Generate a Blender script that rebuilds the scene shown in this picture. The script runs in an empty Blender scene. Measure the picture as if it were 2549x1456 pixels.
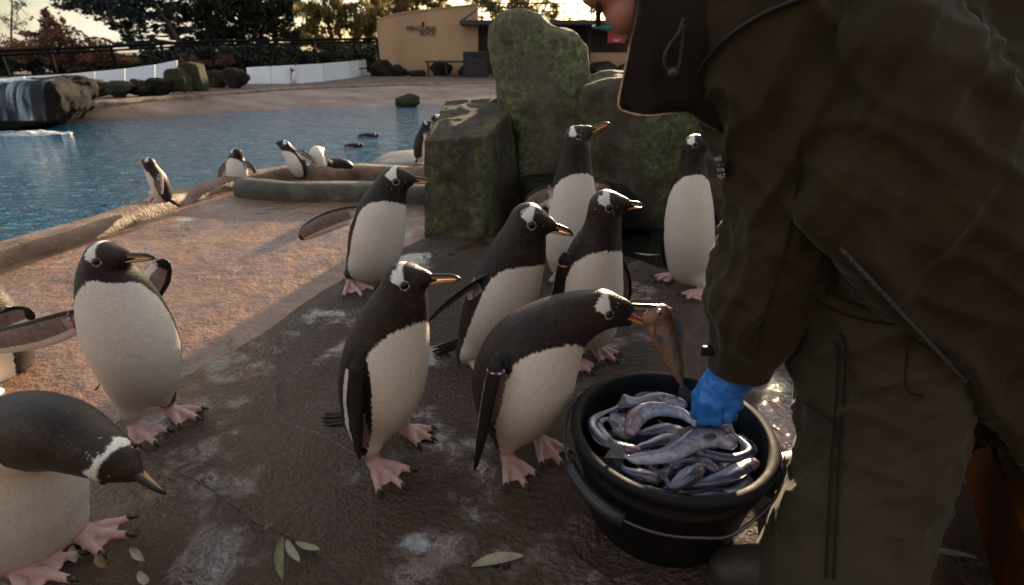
import bpy, bmesh, math, random
import numpy as np
from mathutils import Vector

# ------------------------------------------------------------------ camera, sky, sun, exposure
scene = bpy.context.scene
FOC, CX, CY, HC = 1300.0, 1274.5, 728.0, 1.06          # focal length and centre in 2549-px picture units, eye height
PITCH = math.atan((CY - 130.0) / FOC)
cam_d = bpy.data.cameras.new('camera'); cam = bpy.data.objects.new('camera', cam_d)
scene.collection.objects.link(cam); scene.camera = cam
cam_d.sensor_width = 36.0; cam_d.lens = 36.0 * FOC / 2549.0
cam_d.clip_start = 0.02; cam_d.clip_end = 1500.0
cam.location = (0, 0, HC); cam.rotation_euler = (math.pi / 2 - PITCH, 0, 0)
cam_d.dof.use_dof = True; cam_d.dof.focus_distance = 1.6; cam_d.dof.aperture_fstop = 3.2

SUN_AZ, SUN_EL = math.radians(17.5), math.radians(11.5)   # azimuth to the right of +Y
world = bpy.data.worlds.new('World'); scene.world = world; world.use_nodes = True
wn = world.node_tree; wn.nodes.clear()
wo = wn.nodes.new('ShaderNodeOutputWorld'); wb = wn.nodes.new('ShaderNodeBackground')
sky = wn.nodes.new('ShaderNodeTexSky'); sky.sky_type = 'NISHITA'; sky.sun_disc = False
sky.sun_elevation = SUN_EL; sky.sun_rotation = SUN_AZ
sky.air_density = 1.0; sky.dust_density = 2.0; sky.ozone_density = 1.6
wb.inputs['Strength'].default_value = 0.072
wtc = wn.nodes.new('ShaderNodeTexCoord'); wmp = wn.nodes.new('ShaderNodeMapping'); wmp.inputs['Scale'].default_value = (1.0, 1.0, 2.6)
wno = wn.nodes.new('ShaderNodeTexNoise'); wno.inputs['Scale'].default_value = 2.3; wno.inputs['Detail'].default_value = 7.0; wno.inputs['Roughness'].default_value = 0.58
wra = wn.nodes.new('ShaderNodeValToRGB'); wra.color_ramp.elements[0].position = 0.45; wra.color_ramp.elements[0].color = (0.04, 0.04, 0.04, 1); wra.color_ramp.elements[1].position = 0.63; wra.color_ramp.elements[1].color = (0.85, 0.85, 0.85, 1)
wmx = wn.nodes.new('ShaderNodeMix'); wmx.data_type = 'RGBA'; wmx.inputs[7].default_value = (7.2, 6.5, 5.8, 1)      # broken white cloud
wn.links.new(wtc.outputs['Generated'], wmp.inputs[0]); wn.links.new(wmp.outputs[0], wno.inputs['Vector']); wn.links.new(wno.outputs['Fac'], wra.inputs[0])
wn.links.new(wra.outputs[0], wmx.inputs[0]); wn.links.new(sky.outputs[0], wmx.inputs[6]); wn.links.new(wmx.outputs[2], wb.inputs[0])
# 
wn.links.new(wb.outputs[0], wo.inputs[0])
sun_d = bpy.data.lights.new('sun', 'SUN'); sun_d.energy = 5.0; sun_d.angle = math.radians(1.2)
sun_d.color = (1.0, 0.77, 0.50)
sun = bpy.data.objects.new('sun', sun_d); scene.collection.objects.link(sun)
sdir = Vector((math.sin(SUN_AZ) * math.cos(SUN_EL), math.cos(SUN_AZ) * math.cos(SUN_EL), math.sin(SUN_EL)))
sun.rotation_euler = sdir.to_track_quat('Z', 'Y').to_euler()
sun.location = sdir * 60
vs = scene.view_settings
vs.view_transform = 'Standard'; vs.look = 'None'; vs.gamma = 1.0; vs.use_curve_mapping = False
vs.exposure = 1.5

# ------------------------------------------------------------------ measuring helpers
sp, cp = math.sin(PITCH), math.cos(PITCH)
def ray(px, py):
    a, b = (px - CX) / FOC, (py - CY) / FOC
    return np.array([a, cp - b * sp, -sp - b * cp])
def at(px, py, Y):
    r = ray(px, py); return np.array([0, 0, HC]) + r * (Y / r[1])
def gnd(px, py, z=0.0):
    r = ray(px, py); return np.array([0, 0, HC]) + r * ((z - HC) / r[2])
def mpx(P):                                             # metres per picture unit at a point
    return (P[1] * cp - (P[2] - HC) * sp) / FOC
def wide(px):                                           # a round body off the axis of a wide lens looks this much wider
    return 1.0 / math.sqrt(1.0 + ((px - CX) / FOC) ** 2)
def nrm(v):
    v = np.asarray(v, float); return v / (np.linalg.norm(v) + 1e-12)

# ------------------------------------------------------------------ numpy noise
_rng = np.random.RandomState(7)
_LAT = _rng.rand(64, 64, 64).astype(np.float32)
def vnoise(P):
    P = np.asarray(P, np.float64); i = np.floor(P).astype(np.int64); f = P - i; f = f * f * (3 - 2 * f)
    out = 0
    for dx in (0, 1):
        for dy in (0, 1):
            for dz in (0, 1):
                w = (f[..., 0] if dx else 1 - f[..., 0]) * (f[..., 1] if dy else 1 - f[..., 1]) * (f[..., 2] if dz else 1 - f[..., 2])
                out = out + w * _LAT[(i[..., 0] + dx) % 64, (i[..., 1] + dy) % 64, (i[..., 2] + dz) % 64]
    return out
def fbm(P, o=3):
    s, a, t = 0, 1.0, 0
    for k in range(o):
        s = s + a * vnoise(P * (2 ** k) + 17.3 * k); t += a; a *= 0.5
    return s / t

# ------------------------------------------------------------------ mesh helpers
COL = scene.collection
_off = {}
def woff(o):
    return _off.get(o.name, np.zeros(3)) if o is not None else np.zeros(3)
def tag(o, label=None, cat=None, group=None, kind=None):
    if label: o['label'] = label
    if cat: o['category'] = cat
    if group: o['group'] = group
    if kind: o['kind'] = kind
    return o
def empty(name, loc, label=None, cat=None, group=None, parent=None):
    o = bpy.data.objects.new(name, None); COL.objects.link(o); o.empty_display_size = 0.05
    loc = np.asarray(loc, float); o.location = loc - woff(parent)
    if parent is not None: o.parent = parent
    _off[o.name] = loc.copy()
    return tag(o, label, cat, group)
def mk(name, V, F, mat, parent=None, col=None, smooth=True, origin=None):
    """V world-space (n,3); F array of quads/tris or list of polygons."""
    V = np.asarray(V, np.float64)
    base = woff(parent)
    org = base if origin is None else np.asarray(origin, float)
    me = bpy.data.meshes.new(name)
    if isinstance(F, np.ndarray):
        n, k = F.shape
        me.vertices.add(len(V)); me.vertices.foreach_set('co', (V - org).astype(np.float32).ravel())
        me.loops.add(n * k); me.loops.foreach_set('vertex_index', F.astype(np.int32).ravel())
        me.polygons.add(n); me.polygons.foreach_set('loop_start', np.arange(0, n * k, k, dtype=np.int32))
        me.polygons.foreach_set('loop_total', np.full(n, k, np.int32))
        me.update(calc_edges=True); me.validate()
    else:
        me.from_pydata([tuple(v) for v in (V - org)], [], [tuple(f) for f in F]); me.update()
    if smooth: me.polygons.foreach_set('use_smooth', np.ones(len(me.polygons), bool))
    if col is not None:
        a = me.color_attributes.new('paint', 'FLOAT_COLOR', 'POINT')
        c4 = np.ones((len(V), 4), np.float32); c4[:, :3] = col
        a.data.foreach_set('color', c4.ravel())
    me.materials.append(mat)
    o = bpy.data.objects.new(name, me); COL.objects.link(o)
    if parent is not None: o.parent = parent
    o.location = org - base; _off[o.name] = org.copy()
    return o
def loft(rings, cap=True, closed=True):
    """rings: list of (m,3) arrays -> V,F(list)"""
    m = len(rings[0]); V = np.concatenate(rings); F = []
    for i in range(len(rings) - 1):
        for j in range(m if closed else m - 1):
            a = i * m + j; b = i * m + (j + 1) % m
            F.append((a, b, b + m, a + m))
    if cap and closed:
        F.append(tuple(range(m - 1, -1, -1))); F.append(tuple(range((len(rings) - 1) * m, len(rings) * m)))
    return V, F
def frames(P, up=(0, 0, 1)):
    P = np.asarray(P, float); T = np.gradient(P, axis=0); T /= np.linalg.norm(T, axis=1)[:, None] + 1e-12
    N = []; n = np.asarray(up, float)
    for t in T:
        n = n - t * np.dot(n, t)
        if np.linalg.norm(n) < 1e-6: n = np.cross(t, [1, 0.3, 0.2])
        n = nrm(n); N.append(n)
    N = np.array(N); return T, N, np.cross(T, N)
def tube(P, R, m=10, up=(0, 0, 1), fl=1.0, cap=True):
    P = np.asarray(P, float); R = np.broadcast_to(np.asarray(R, float), (len(P),))
    T, N, B = frames(P, up); a = np.linspace(0, 2 * math.pi, m, endpoint=False)
    return loft([P[i] + R[i] * (np.outer(np.cos(a), N[i]) * fl + np.outer(np.sin(a), B[i])) for i in range(len(P))], cap)
def crom(P, n=6):
    P = np.asarray(P, float)
    if len(P) < 3:
        t = np.linspace(0, 1, n + 1)[:, None]; return P[0] + (P[1] - P[0]) * t
    Q = np.vstack([2 * P[0] - P[1], P, 2 * P[-1] - P[-2]]); out = []
    for i in range(1, len(Q) - 2):
        p0, p1, p2, p3 = Q[i - 1:i + 3]
        for t in np.arange(n) / n:
            out.append(0.5 * (2 * p1 + (p2 - p0) * t + (2 * p0 - 5 * p1 + 4 * p2 - p3) * t * t + (3 * p1 - p0 - 3 * p2 + p3) * t ** 3))
    out.append(P[-1]); return np.array(out)
def sphere(c, r, nu=12, nv=8, ax=None):
    c = np.asarray(c, float); r = np.broadcast_to(np.asarray(r, float), (3,))
    A = np.eye(3) if ax is None else np.asarray(ax, float)
    V = [[0, 0, 1]]
    for i in range(1, nv):
        th = math.pi * i / nv
        for j in range(nu):
            ph = 2 * math.pi * j / nu; V.append([math.sin(th) * math.cos(ph), math.sin(th) * math.sin(ph), math.cos(th)])
    V.append([0, 0, -1]); F = []
    for j in range(nu): F.append((0, 1 + j, 1 + (j + 1) % nu))
    for i in range(nv - 2):
        for j in range(nu):
            a = 1 + i * nu + j; b = 1 + i * nu + (j + 1) % nu; F.append((a, a + nu, b + nu, b))
    e = len(V) - 1; s = 1 + (nv - 2) * nu
    for j in range(nu): F.append((e, s + (j + 1) % nu, s + j))
    return c + (np.array(V) * r) @ A, F
def join(*parts):
    Vs, Fs, n = [], [], 0
    for V, F in parts:
        Vs.append(np.asarray(V)); Fs += [tuple(i + n for i in f) for f in F]; n += len(V)
    return np.concatenate(Vs), Fs
def box(lo, hi):
    x0, y0, z0 = lo; x1, y1, z1 = hi
    V = np.array([[x0, y0, z0], [x1, y0, z0], [x1, y1, z0], [x0, y1, z0], [x0, y0, z1], [x1, y0, z1], [x1, y1, z1], [x0, y1, z1]], float)
    return V, [(3, 2, 1, 0), (4, 5, 6, 7), (0, 1, 5, 4), (1, 2, 6, 5), (2, 3, 7, 6), (3, 0, 4, 7)]
def slabbox(A, B, w, z0, z1):                         # upright board from A to B (xy), thickness w
    A = np.asarray(A[:2], float); B = np.asarray(B[:2], float); d = nrm(B - A); n = np.array([-d[1], d[0]]) * w / 2
    q = [A - n, B - n, B + n, A + n]
    V = np.array([[p[0], p[1], z0] for p in q] + [[p[0], p[1], z1] for p in q])
    return V, [(3, 2, 1, 0), (4, 5, 6, 7), (0, 1, 5, 4), (1, 2, 6, 5), (2, 3, 7, 6), (3, 0, 4, 7)]
def bevelled(name, VF, mat, parent=None, w=0.01, seg=2, smooth=False):
    V, F = VF; bm = bmesh.new(); vs_ = [bm.verts.new(v) for v in np.asarray(V)]
    for f in F: bm.faces.new([vs_[i] for i in f])
    bmesh.ops.bevel(bm, geom=bm.edges[:], offset=w, segments=seg, affect='EDGES', profile=0.5)
    bm.verts.index_update(); V2 = np.array([v.co[:] for v in bm.verts]); F2 = [tuple(v.index for v in f.verts) for f in bm.faces]; bm.free()
    return mk(name, V2, F2, mat, parent, smooth=smooth)

# ------------------------------------------------------------------ distance-field bodies
class SDF:
    def __init__(self, lo, hi, h):
        self.h = h; self.lo = np.asarray(lo, float); self.n = np.ceil((np.asarray(hi) - self.lo) / h).astype(int) + 1
        self.F = np.full(self.n, 1.0, np.float32)
    def sub(self, lo, hi):
        a = np.clip(np.floor((np.asarray(lo) - self.lo) / self.h).astype(int), 0, self.n - 1)
        b = np.clip(np.ceil((np.asarray(hi) - self.lo) / self.h).astype(int) + 1, 1, self.n)
        s = tuple(slice(a[i], b[i]) for i in range(3))
        ax = [(self.lo[i] + self.h * np.arange(a[i], b[i])).astype(np.float32) for i in range(3)]
        return s, ax
    def put(self, s, d, k):
        a = self.F[s]
        if k > 0:
            hh = np.maximum(k - np.abs(a - d), 0) / k; self.F[s] = np.minimum(a, d) - hh * hh * k * 0.25
        else: self.F[s] = np.minimum(a, d)
    def cone(self, A, B, ra, rb, k=0.01, n=None, fl=1.0):
        A = np.asarray(A, float); B = np.asarray(B, float); m = max(ra, rb) + k + 3 * self.h
        s, (x, y, z) = self.sub(np.minimum(A, B) - m, np.maximum(A, B) + m)
        if min(len(x), len(y), len(z)) == 0: return
        X, Y, Z = np.meshgrid(x - A[0], y - A[1], z - A[2], indexing='ij', copy=False)
        ab = (B - A).astype(np.float32); L = float(ab @ ab) + 1e-12
        t = np.clip((X * ab[0] + Y * ab[1] + Z * ab[2]) / L, 0, 1)
        X = X - t * ab[0]; Y = Y - t * ab[1]; Z = Z - t * ab[2]; q = X * X + Y * Y + Z * Z
        if n is not None:
            g = X * np.float32(n[0]) + Y * np.float32(n[1]) + Z * np.float32(n[2]); q = q + g * g * (1 / fl ** 2 - 1)
        d = np.sqrt(q) - (ra + (rb - ra) * t)
        if n is not None: d = d * np.float32(max(fl, 0.45))
        self.put(s, d, k)
    def chain(self, P, R, k=0.01, n=None, fl=1.0):
        for i in range(len(P) - 1): self.cone(P[i], P[i + 1], R[i], R[i + 1], k, n, fl)
    def cut(self, P, nvec):                             # remove the half space on the side nvec points to
        nvec = nrm(nvec); ax = [self.lo[i] + self.h * np.arange(self.n[i]) for i in range(3)]
        d = ((ax[0] - P[0]) * nvec[0])[:, None, None] + ((ax[1] - P[1]) * nvec[1])[None, :, None] + ((ax[2] - P[2]) * nvec[2])[None, None, :]
        self.F = np.maximum(self.F, d.astype(np.float32))
    def mesh(self):
        F = self.F; F[0] = F[-1] = 1; F[:, 0] = F[:, -1] = 1; F[:, :, 0] = F[:, :, -1] = 1
        S = F < 0; c = np.zeros(np.array(F.shape) - 1, np.uint8)
        for dx in (0, 1):
            for dy in (0, 1):
                for dz in (0, 1):
                    c += S[dx:F.shape[0] - 1 + dx, dy:F.shape[1] - 1 + dy, dz:F.shape[2] - 1 + dz]
        I = np.argwhere((c > 0) & (c < 8)); idx = np.full(c.shape, -1, np.int32); idx[tuple(I.T)] = np.arange(len(I))
        cor = [(a, b, d) for a in (0, 1) for b in (0, 1) for d in (0, 1)]
        val = {q: F[I[:, 0] + q[0], I[:, 1] + q[1], I[:, 2] + q[2]].astype(np.float64) for q in cor}
        acc = np.zeros((len(I), 3)); cnt = np.zeros(len(I))
        for p in cor:
            for ax in range(3):
                if p[ax]: continue
                q = list(p); q[ax] = 1; q = tuple(q); fa, fb = val[p], val[q]; m = (fa < 0) != (fb < 0)
                t = np.where(m, fa / np.where(m, fa - fb, 1), 0)
                pos = np.tile(np.array(p, float), (len(I), 1)); pos[:, ax] += t
                acc += pos * m[:, None]; cnt += m
        V = (I + acc / cnt[:, None]) * self.h + self.lo; Q = []
        for ax in range(3):
            sl0 = [slice(None)] * 3; sl1 = [slice(None)] * 3; sl0[ax] = slice(0, -1); sl1[ax] = slice(1, None)
            a, b = S[tuple(sl0)], S[tuple(sl1)]; E = np.argwhere(a != b); u, v = (ax + 1) % 3, (ax + 2) % 3
            ins = a[tuple(E.T)]
            def cell(du, dv):
                C = E.copy(); C[:, u] -= du; C[:, v] -= dv; return idx[C[:, 0], C[:, 1], C[:, 2]]
            q = np.stack([cell(1, 1), cell(0, 1), cell(0, 0), cell(1, 0)], 1)
            q[~ins] = q[~ins][:, ::-1]; Q.append(q)
        Q = np.concatenate(Q); Q = Q[(Q >= 0).all(1)]
        return V, Q
def vnormals(V, F):
    N = np.zeros_like(V); f = np.cross(V[F[:, 2]] - V[F[:, 0]], V[F[:, 3]] - V[F[:, 1]])
    for k in range(4): np.add.at(N, F[:, k], f)
    return N / (np.linalg.norm(N, axis=1)[:, None] + 1e-12)
def relax(V, F, it=1, lam=0.5):
    for _ in range(it):
        A = np.zeros_like(V); c = np.zeros(len(V))
        for k in range(4):
            np.add.at(A, F[:, k], V[F[:, (k + 1) % 4]] + V[F[:, k - 1]]); np.add.at(c, F[:, k], 2)
        V = V + lam * (A / c[:, None] - V)
    return V

# ------------------------------------------------------------------ materials
def newmat(name):
    m = bpy.data.materials.new(name); m.use_nodes = True; nt = m.node_tree; return m, nt, nt.nodes['Principled BSDF']
def N(nt, kind, **kw):
    n = nt.nodes.new(kind)
    for k, v in kw.items():
        if k in ('operation', 'blend_type', 'data_type', 'feature', 'attribute_name', 'noise_dimensions', 'musgrave_type', 'wave_type', 'bands_direction', 'vector_type', 'distance'): setattr(n, k, v)
        else: n.inputs[k.replace('_', ' ')].default_value = v
    return n
def ramp(nt, fac, stops):
    r = nt.nodes.new('ShaderNodeValToRGB'); e = r.color_ramp.elements
    while len(e) < len(stops): e.new(0.5)
    for i, (p, c) in enumerate(stops): e[i].position = p; e[i].color = (*c, 1) if len(c) == 3 else c
    nt.links.new(fac, r.inputs[0]); return r
def noise_mat(name, stops, scale=4.0, rough=0.8, bump=0.3, bscale=60.0, bdist=0.01, detail=6, spec=0.5, rr=None, stretch=None):
    m, nt, b = newmat(name); tc = nt.nodes.new('ShaderNodeNewGeometry'); vec = tc.outputs['Position']
    if stretch is not None:
        mp = nt.nodes.new('ShaderNodeMapping'); mp.inputs['Scale'].default_value = stretch; nt.links.new(vec, mp.inputs[0]); vec = mp.outputs[0]
    n = N(nt, 'ShaderNodeTexNoise', Scale=scale, Detail=detail, Roughness=0.6); nt.links.new(vec, n.inputs['Vector'])
    r = ramp(nt, n.outputs['Fac'], stops); nt.links.new(r.outputs[0], b.inputs['Base Color'])
    b.inputs['Roughness'].default_value = rough; b.inputs['Specular IOR Level'].default_value = spec
    if rr:
        r2 = ramp(nt, n.outputs['Fac'], [(0.35, (rr[0],) * 3), (0.65, (rr[1],) * 3)]); nt.links.new(r2.outputs[0], b.inputs['Roughness'])
    if bump:
        n2 = N(nt, 'ShaderNodeTexNoise', Scale=bscale, Detail=4.0, Roughness=0.6); nt.links.new(vec, n2.inputs['Vector'])
        bp = N(nt, 'ShaderNodeBump', Strength=bump, Distance=bdist); nt.links.new(n2.outputs['Fac'], bp.inputs['Height']); nt.links.new(bp.outputs[0], b.inputs['Normal'])
    return m
def plain(name, c, rough=0.5, metal=0.0, spec=0.5, coat=0.0):
    m, nt, b = newmat(name); b.inputs['Base Color'].default_value = (*c, 1); b.inputs['Roughness'].default_value = rough
    b.inputs['Metallic'].default_value = metal; b.inputs['Specular IOR Level'].default_value = spec; b.inputs['Coat Weight'].default_value = coat
    return m
def paint_mat(name, rough=0.5, bump=0.25, bscale=260.0, bdist=0.003, spec=0.5, sss=0.0, var=0.25, vscale=60.0, stretch=(1, 1, 0.35), coat=0.0):
    m, nt, b = newmat(name); a = nt.nodes.new('ShaderNodeAttribute'); a.attribute_name = 'paint'
    g = nt.nodes.new('ShaderNodeNewGeometry'); mp = nt.nodes.new('ShaderNodeMapping'); mp.inputs['Scale'].default_value = stretch
    nt.links.new(g.outputs['Position'], mp.inputs[0])
    n1 = N(nt, 'ShaderNodeTexNoise', Scale=vscale, Detail=5.0, Roughness=0.65); nt.links.new(mp.outputs[0], n1.inputs['Vector'])
    r = ramp(nt, n1.outputs['Fac'], [(0.3, (1 - var,) * 3), (0.7, (1 + var * 0.6,) * 3)])
    mx = nt.nodes.new('ShaderNodeMix'); mx.data_type = 'RGBA'; mx.blend_type = 'MULTIPLY'; mx.inputs[0].default_value = 1.0
    nt.links.new(a.outputs['Color'], mx.inputs[6]); nt.links.new(r.outputs[0], mx.inputs[7]); nt.links.new(mx.outputs[2], b.inputs['Base Color'])
    n2 = N(nt, 'ShaderNodeTexNoise', Scale=bscale, Detail=3.0); nt.links.new(mp.outputs[0], n2.inputs['Vector'])
    bp = N(nt, 'ShaderNodeBump', Strength=bump, Distance=bdist); nt.links.new(n2.outputs['Fac'], bp.inputs['Height']); nt.links.new(bp.outputs[0], b.inputs['Normal'])
    b.inputs['Roughness'].default_value = rough; b.inputs['Specular IOR Level'].default_value = spec; b.inputs['Coat Weight'].default_value = coat
    return m
# ------------------------------------------------------------------ setting: floor, kerb, pool, banks
def floor_mat(name, wet, c0, c1, c2, stains=()):
    m, nt, b = newmat(name); g = nt.nodes.new('ShaderNodeNewGeometry'); pos = g.outputs['Position']
    big = N(nt, 'ShaderNodeTexNoise', Scale=1.7, Detail=7.0, Roughness=0.62); nt.links.new(pos, big.inputs['Vector'])
    col = ramp(nt, big.outputs['Fac'], [(0.30, c0), (0.52, c1), (0.72, c2)])
    med = N(nt, 'ShaderNodeTexNoise', Scale=22.0, Detail=6.0, Roughness=0.7); nt.links.new(pos, med.inputs['Vector'])
    mr = ramp(nt, med.outputs['Fac'], [(0.3, (0.62,) * 3), (0.7, (1.25,) * 3)])
    mx = nt.nodes.new('ShaderNodeMix'); mx.data_type = 'RGBA'; mx.blend_type = 'MULTIPLY'; mx.inputs[0].default_value = 1.0
    nt.links.new(col.outputs[0], mx.inputs[6]); nt.links.new(mr.outputs[0], mx.inputs[7]); cur = mx.outputs[2]
    # droppings: pale crusts with their own ragged shape
    acc = None
    for (px, py, r, st) in stains:
        P = gnd(px, py); sb = N(nt, 'ShaderNodeVectorMath', operation='SUBTRACT'); nt.links.new(pos, sb.inputs[0]); sb.inputs[1].default_value = P
        ln = N(nt, 'ShaderNodeVectorMath', operation='LENGTH'); nt.links.new(sb.outputs[0], ln.inputs[0])
        mr_ = nt.nodes.new('ShaderNodeMapRange'); nt.links.new(ln.outputs['Value'], mr_.inputs[0]); mr_.inputs[1].default_value = 0; mr_.inputs[2].default_value = r; mr_.inputs[3].default_value = st; mr_.inputs[4].default_value = 0
        if acc is None: acc = mr_.outputs[0]
        else:
            ad = N(nt, 'ShaderNodeMath', operation='MAXIMUM'); nt.links.new(acc, ad.inputs[0]); nt.links.new(mr_.outputs[0], ad.inputs[1]); acc = ad.outputs[0]
    if acc is not None:
        sn = N(nt, 'ShaderNodeTexNoise', Scale=13.0, Detail=12.0, Roughness=0.9); nt.links.new(pos, sn.inputs['Vector'])
        m0 = N(nt, 'ShaderNodeMath', operation='MULTIPLY_ADD'); nt.links.new(sn.outputs['Fac'], m0.inputs[0]); m0.inputs[1].default_value = 2.6; m0.inputs[2].default_value = -1.42
        mu = N(nt, 'ShaderNodeMath', operation='MULTIPLY_ADD'); nt.links.new(acc, mu.inputs[0]); mu.inputs[1].default_value = 0.62; nt.links.new(m0.outputs[0], mu.inputs[2])
        rm = ramp(nt, mu.outputs[0], [(0.30, (0,) * 3), (0.48, (0.75,) * 3)])
        m2 = nt.nodes.new('ShaderNodeMix'); m2.data_type = 'RGBA'; nt.links.new(rm.outputs[0], m2.inputs[0]); nt.links.new(cur, m2.inputs[6]); m2.inputs[7].default_value = (0.36, 0.40, 0.44, 1); cur = m2.outputs[2]
    nt.links.new(cur, b.inputs['Base Color'])
    wn_ = N(nt, 'ShaderNodeTexNoise', Scale=2.6, Detail=5.0, Roughness=0.6); nt.links.new(pos, wn_.inputs['Vector'])
    rr = ramp(nt, wn_.outputs['Fac'], [(0.395, (wet[0] * 0.5,) * 3), (0.475, (wet[0],) * 3), (0.66, (wet[1],) * 3)]); nt.links.new(rr.outputs[0], b.inputs['Roughness'])
    b.inputs['Specular IOR Level'].default_value = wet[2]
    b.inputs['Coat Weight'].default_value = wet[5]; b.inputs['Coat Roughness'].default_value = 0.06; b.inputs['Coat IOR'].default_value = 1.75
    f1 = N(nt, 'ShaderNodeTexNoise', Scale=58.0, Detail=5.0, Roughness=0.62, Distortion=0.15); nt.links.new(pos, f1.inputs['Vector'])
    f2 = N(nt, 'ShaderNodeTexNoise', Scale=9.0, Detail=5.0, Roughness=0.6); nt.links.new(pos, f2.inputs['Vector'])
    b2 = N(nt, 'ShaderNodeBump', Strength=wet[4], Distance=0.05); nt.links.new(f2.outputs['Fac'], b2.inputs['Height'])
    pm = ramp(nt, wn_.outputs['Fac'], [(0.395, (0.08 * wet[3],) * 3), (0.475, (wet[3],) * 3)])
    b1 = N(nt, 'ShaderNodeBump', Strength=wet[3], Distance=0.040); nt.links.new(pm.outputs[0], b1.inputs['Strength']); nt.links.new(f1.outputs['Fac'], b1.inputs['Height']); nt.links.new(b2.outputs[0], b1.inputs['Normal'])
    nt.links.new(b1.outputs[0], b.inputs['Normal']); nt.links.new(b1.outputs[0], b.inputs['Coat Normal'])
    return m
ST1 = [(580, 1080, 0.075, 1.0), (510, 1005, 0.13, 0.95), (548, 1050, 0.07, 0.8), (885, 1190, 0.085, 0.95), (1035, 1352, 0.085, 1.1), (1180, 1272, 0.10, 0.85), (1210, 1290, 0.10, 0.75), (1470, 1430, 0.07, 0.8), (770, 805, 0.03, 1.0), (1125, 1235, 0.06, 0.9), (760, 925, 0.16, 0.62), (650, 960, 0.14, 0.5)]
ST2 = [(465, 545, 0.16, 1.15), (445, 560, 0.1, 0.9), (610, 598, 0.06, 0.9), (720, 580, 0.07, 0.9), (1010, 585, 0.10, 1.0), (860, 625, 0.05, 1.2), (240, 618, 0.22, 0.9), (160, 645, 0.16, 0.8), (560, 630, 0.08, 0.7), (860, 520, 0.2, 0.75), (1030, 530, 0.18, 0.8), (690, 640, 0.07, 0.8)]
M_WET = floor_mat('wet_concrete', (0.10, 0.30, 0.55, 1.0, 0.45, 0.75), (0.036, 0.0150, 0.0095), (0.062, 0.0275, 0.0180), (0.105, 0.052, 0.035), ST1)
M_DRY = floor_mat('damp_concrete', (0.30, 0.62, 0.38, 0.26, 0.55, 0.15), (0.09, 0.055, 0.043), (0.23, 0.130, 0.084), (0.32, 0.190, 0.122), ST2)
M_GROUT = plain('joint_dirt', (0.02, 0.015, 0.012), 0.7)

c1 = [(1057, 592), (930, 650), (860, 690), (735, 768), (650, 835), (560, 885), (470, 935), (380, 985), (300, 1045)]
ac = [(300, 1045), (200, 1115), (100, 1190), (-50, 1290), (-300, 1450)]
c2 = [(300, 1045), (350, 1110), (410, 1160), (480, 1190), (560, 1245), (620, 1290), (700, 1330), (800, 1385), (890, 1470), (930, 1540), (900, 2300)]
dl = [(735, 768), (690, 850), (660, 900), (690, 960), (690, 1020), (740, 1062), (800, 1082), (870, 1125), (1000, 1182), (1110, 1217), (1170, 1248), (1250, 1290), (1400, 1370), (1540, 1458), (1640, 1530), (1750, 2300)]
br = [(1170, 1248), (1100, 1292), (1010, 1342), (930, 1400), (890, 1470)]
def rag(line):
    P = [gnd(*p) for p in line]; out = []
    for a, b in zip(P[:-1], P[1:]):
        n = max(1, int(np.linalg.norm(b - a) / 0.03))
        for k in range(n): out.append(a + (b - a) * k / n)
    out.append(P[-1]); out = np.array(out)
    w = np.ones(len(out)); w[0] = w[-1] = 0
    for j, p in enumerate(line): pass
    dx = (fbm(out * 9 + 4, 3) - 0.5) * 0.022; dy = (fbm(out * 9 + 40, 3) - 0.5) * 0.022
    out[:, 0] += dx; out[:, 1] += dy
    return [tuple(p) for p in out]
def poly(*chains):
    pts = []
    for c in chains:
        for p in c:
            if not pts or np.linalg.norm(np.array(p) - np.array(pts[-1])) > 1e-5: pts.append(p)
    if np.linalg.norm(np.array(pts[0]) - np.array(pts[-1])) < 1e-5: pts.pop()
    return pts
g_ = lambda L: [tuple(gnd(*p)) for p in L]
R1a = rag(c1[:4]); R1b = rag(c1[3:]); Rac = rag(ac); R2a = rag(c2[:9]); R2b = rag(c2[8:]); Rda = rag(dl[:11]); Rdb = rag(dl[10:]); Rbr = rag(br)
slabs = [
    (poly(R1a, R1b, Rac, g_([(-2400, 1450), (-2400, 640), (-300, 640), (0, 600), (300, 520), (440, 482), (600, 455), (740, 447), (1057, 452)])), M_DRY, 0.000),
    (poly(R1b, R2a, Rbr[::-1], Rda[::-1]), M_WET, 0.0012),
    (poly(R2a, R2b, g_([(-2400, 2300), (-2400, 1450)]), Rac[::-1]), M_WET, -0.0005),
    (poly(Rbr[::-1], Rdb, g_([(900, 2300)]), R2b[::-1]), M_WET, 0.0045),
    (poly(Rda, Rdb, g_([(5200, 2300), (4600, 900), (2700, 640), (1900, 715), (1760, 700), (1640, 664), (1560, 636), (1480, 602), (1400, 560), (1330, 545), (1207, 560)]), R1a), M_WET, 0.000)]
fl_v, fl_f = [], []
for P, m_, z in slabs:
    n0 = len(fl_v); fl_v += [(p[0], p[1], -0.052) for p in P]; fl_f.append(tuple(range(n0, n0 + len(P))))
floor = mk('floor', np.array(fl_v), fl_f, M_GROUT, smooth=False); tag(floor, 'brown concrete floor of the penguin enclosure', kind='structure')
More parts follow.
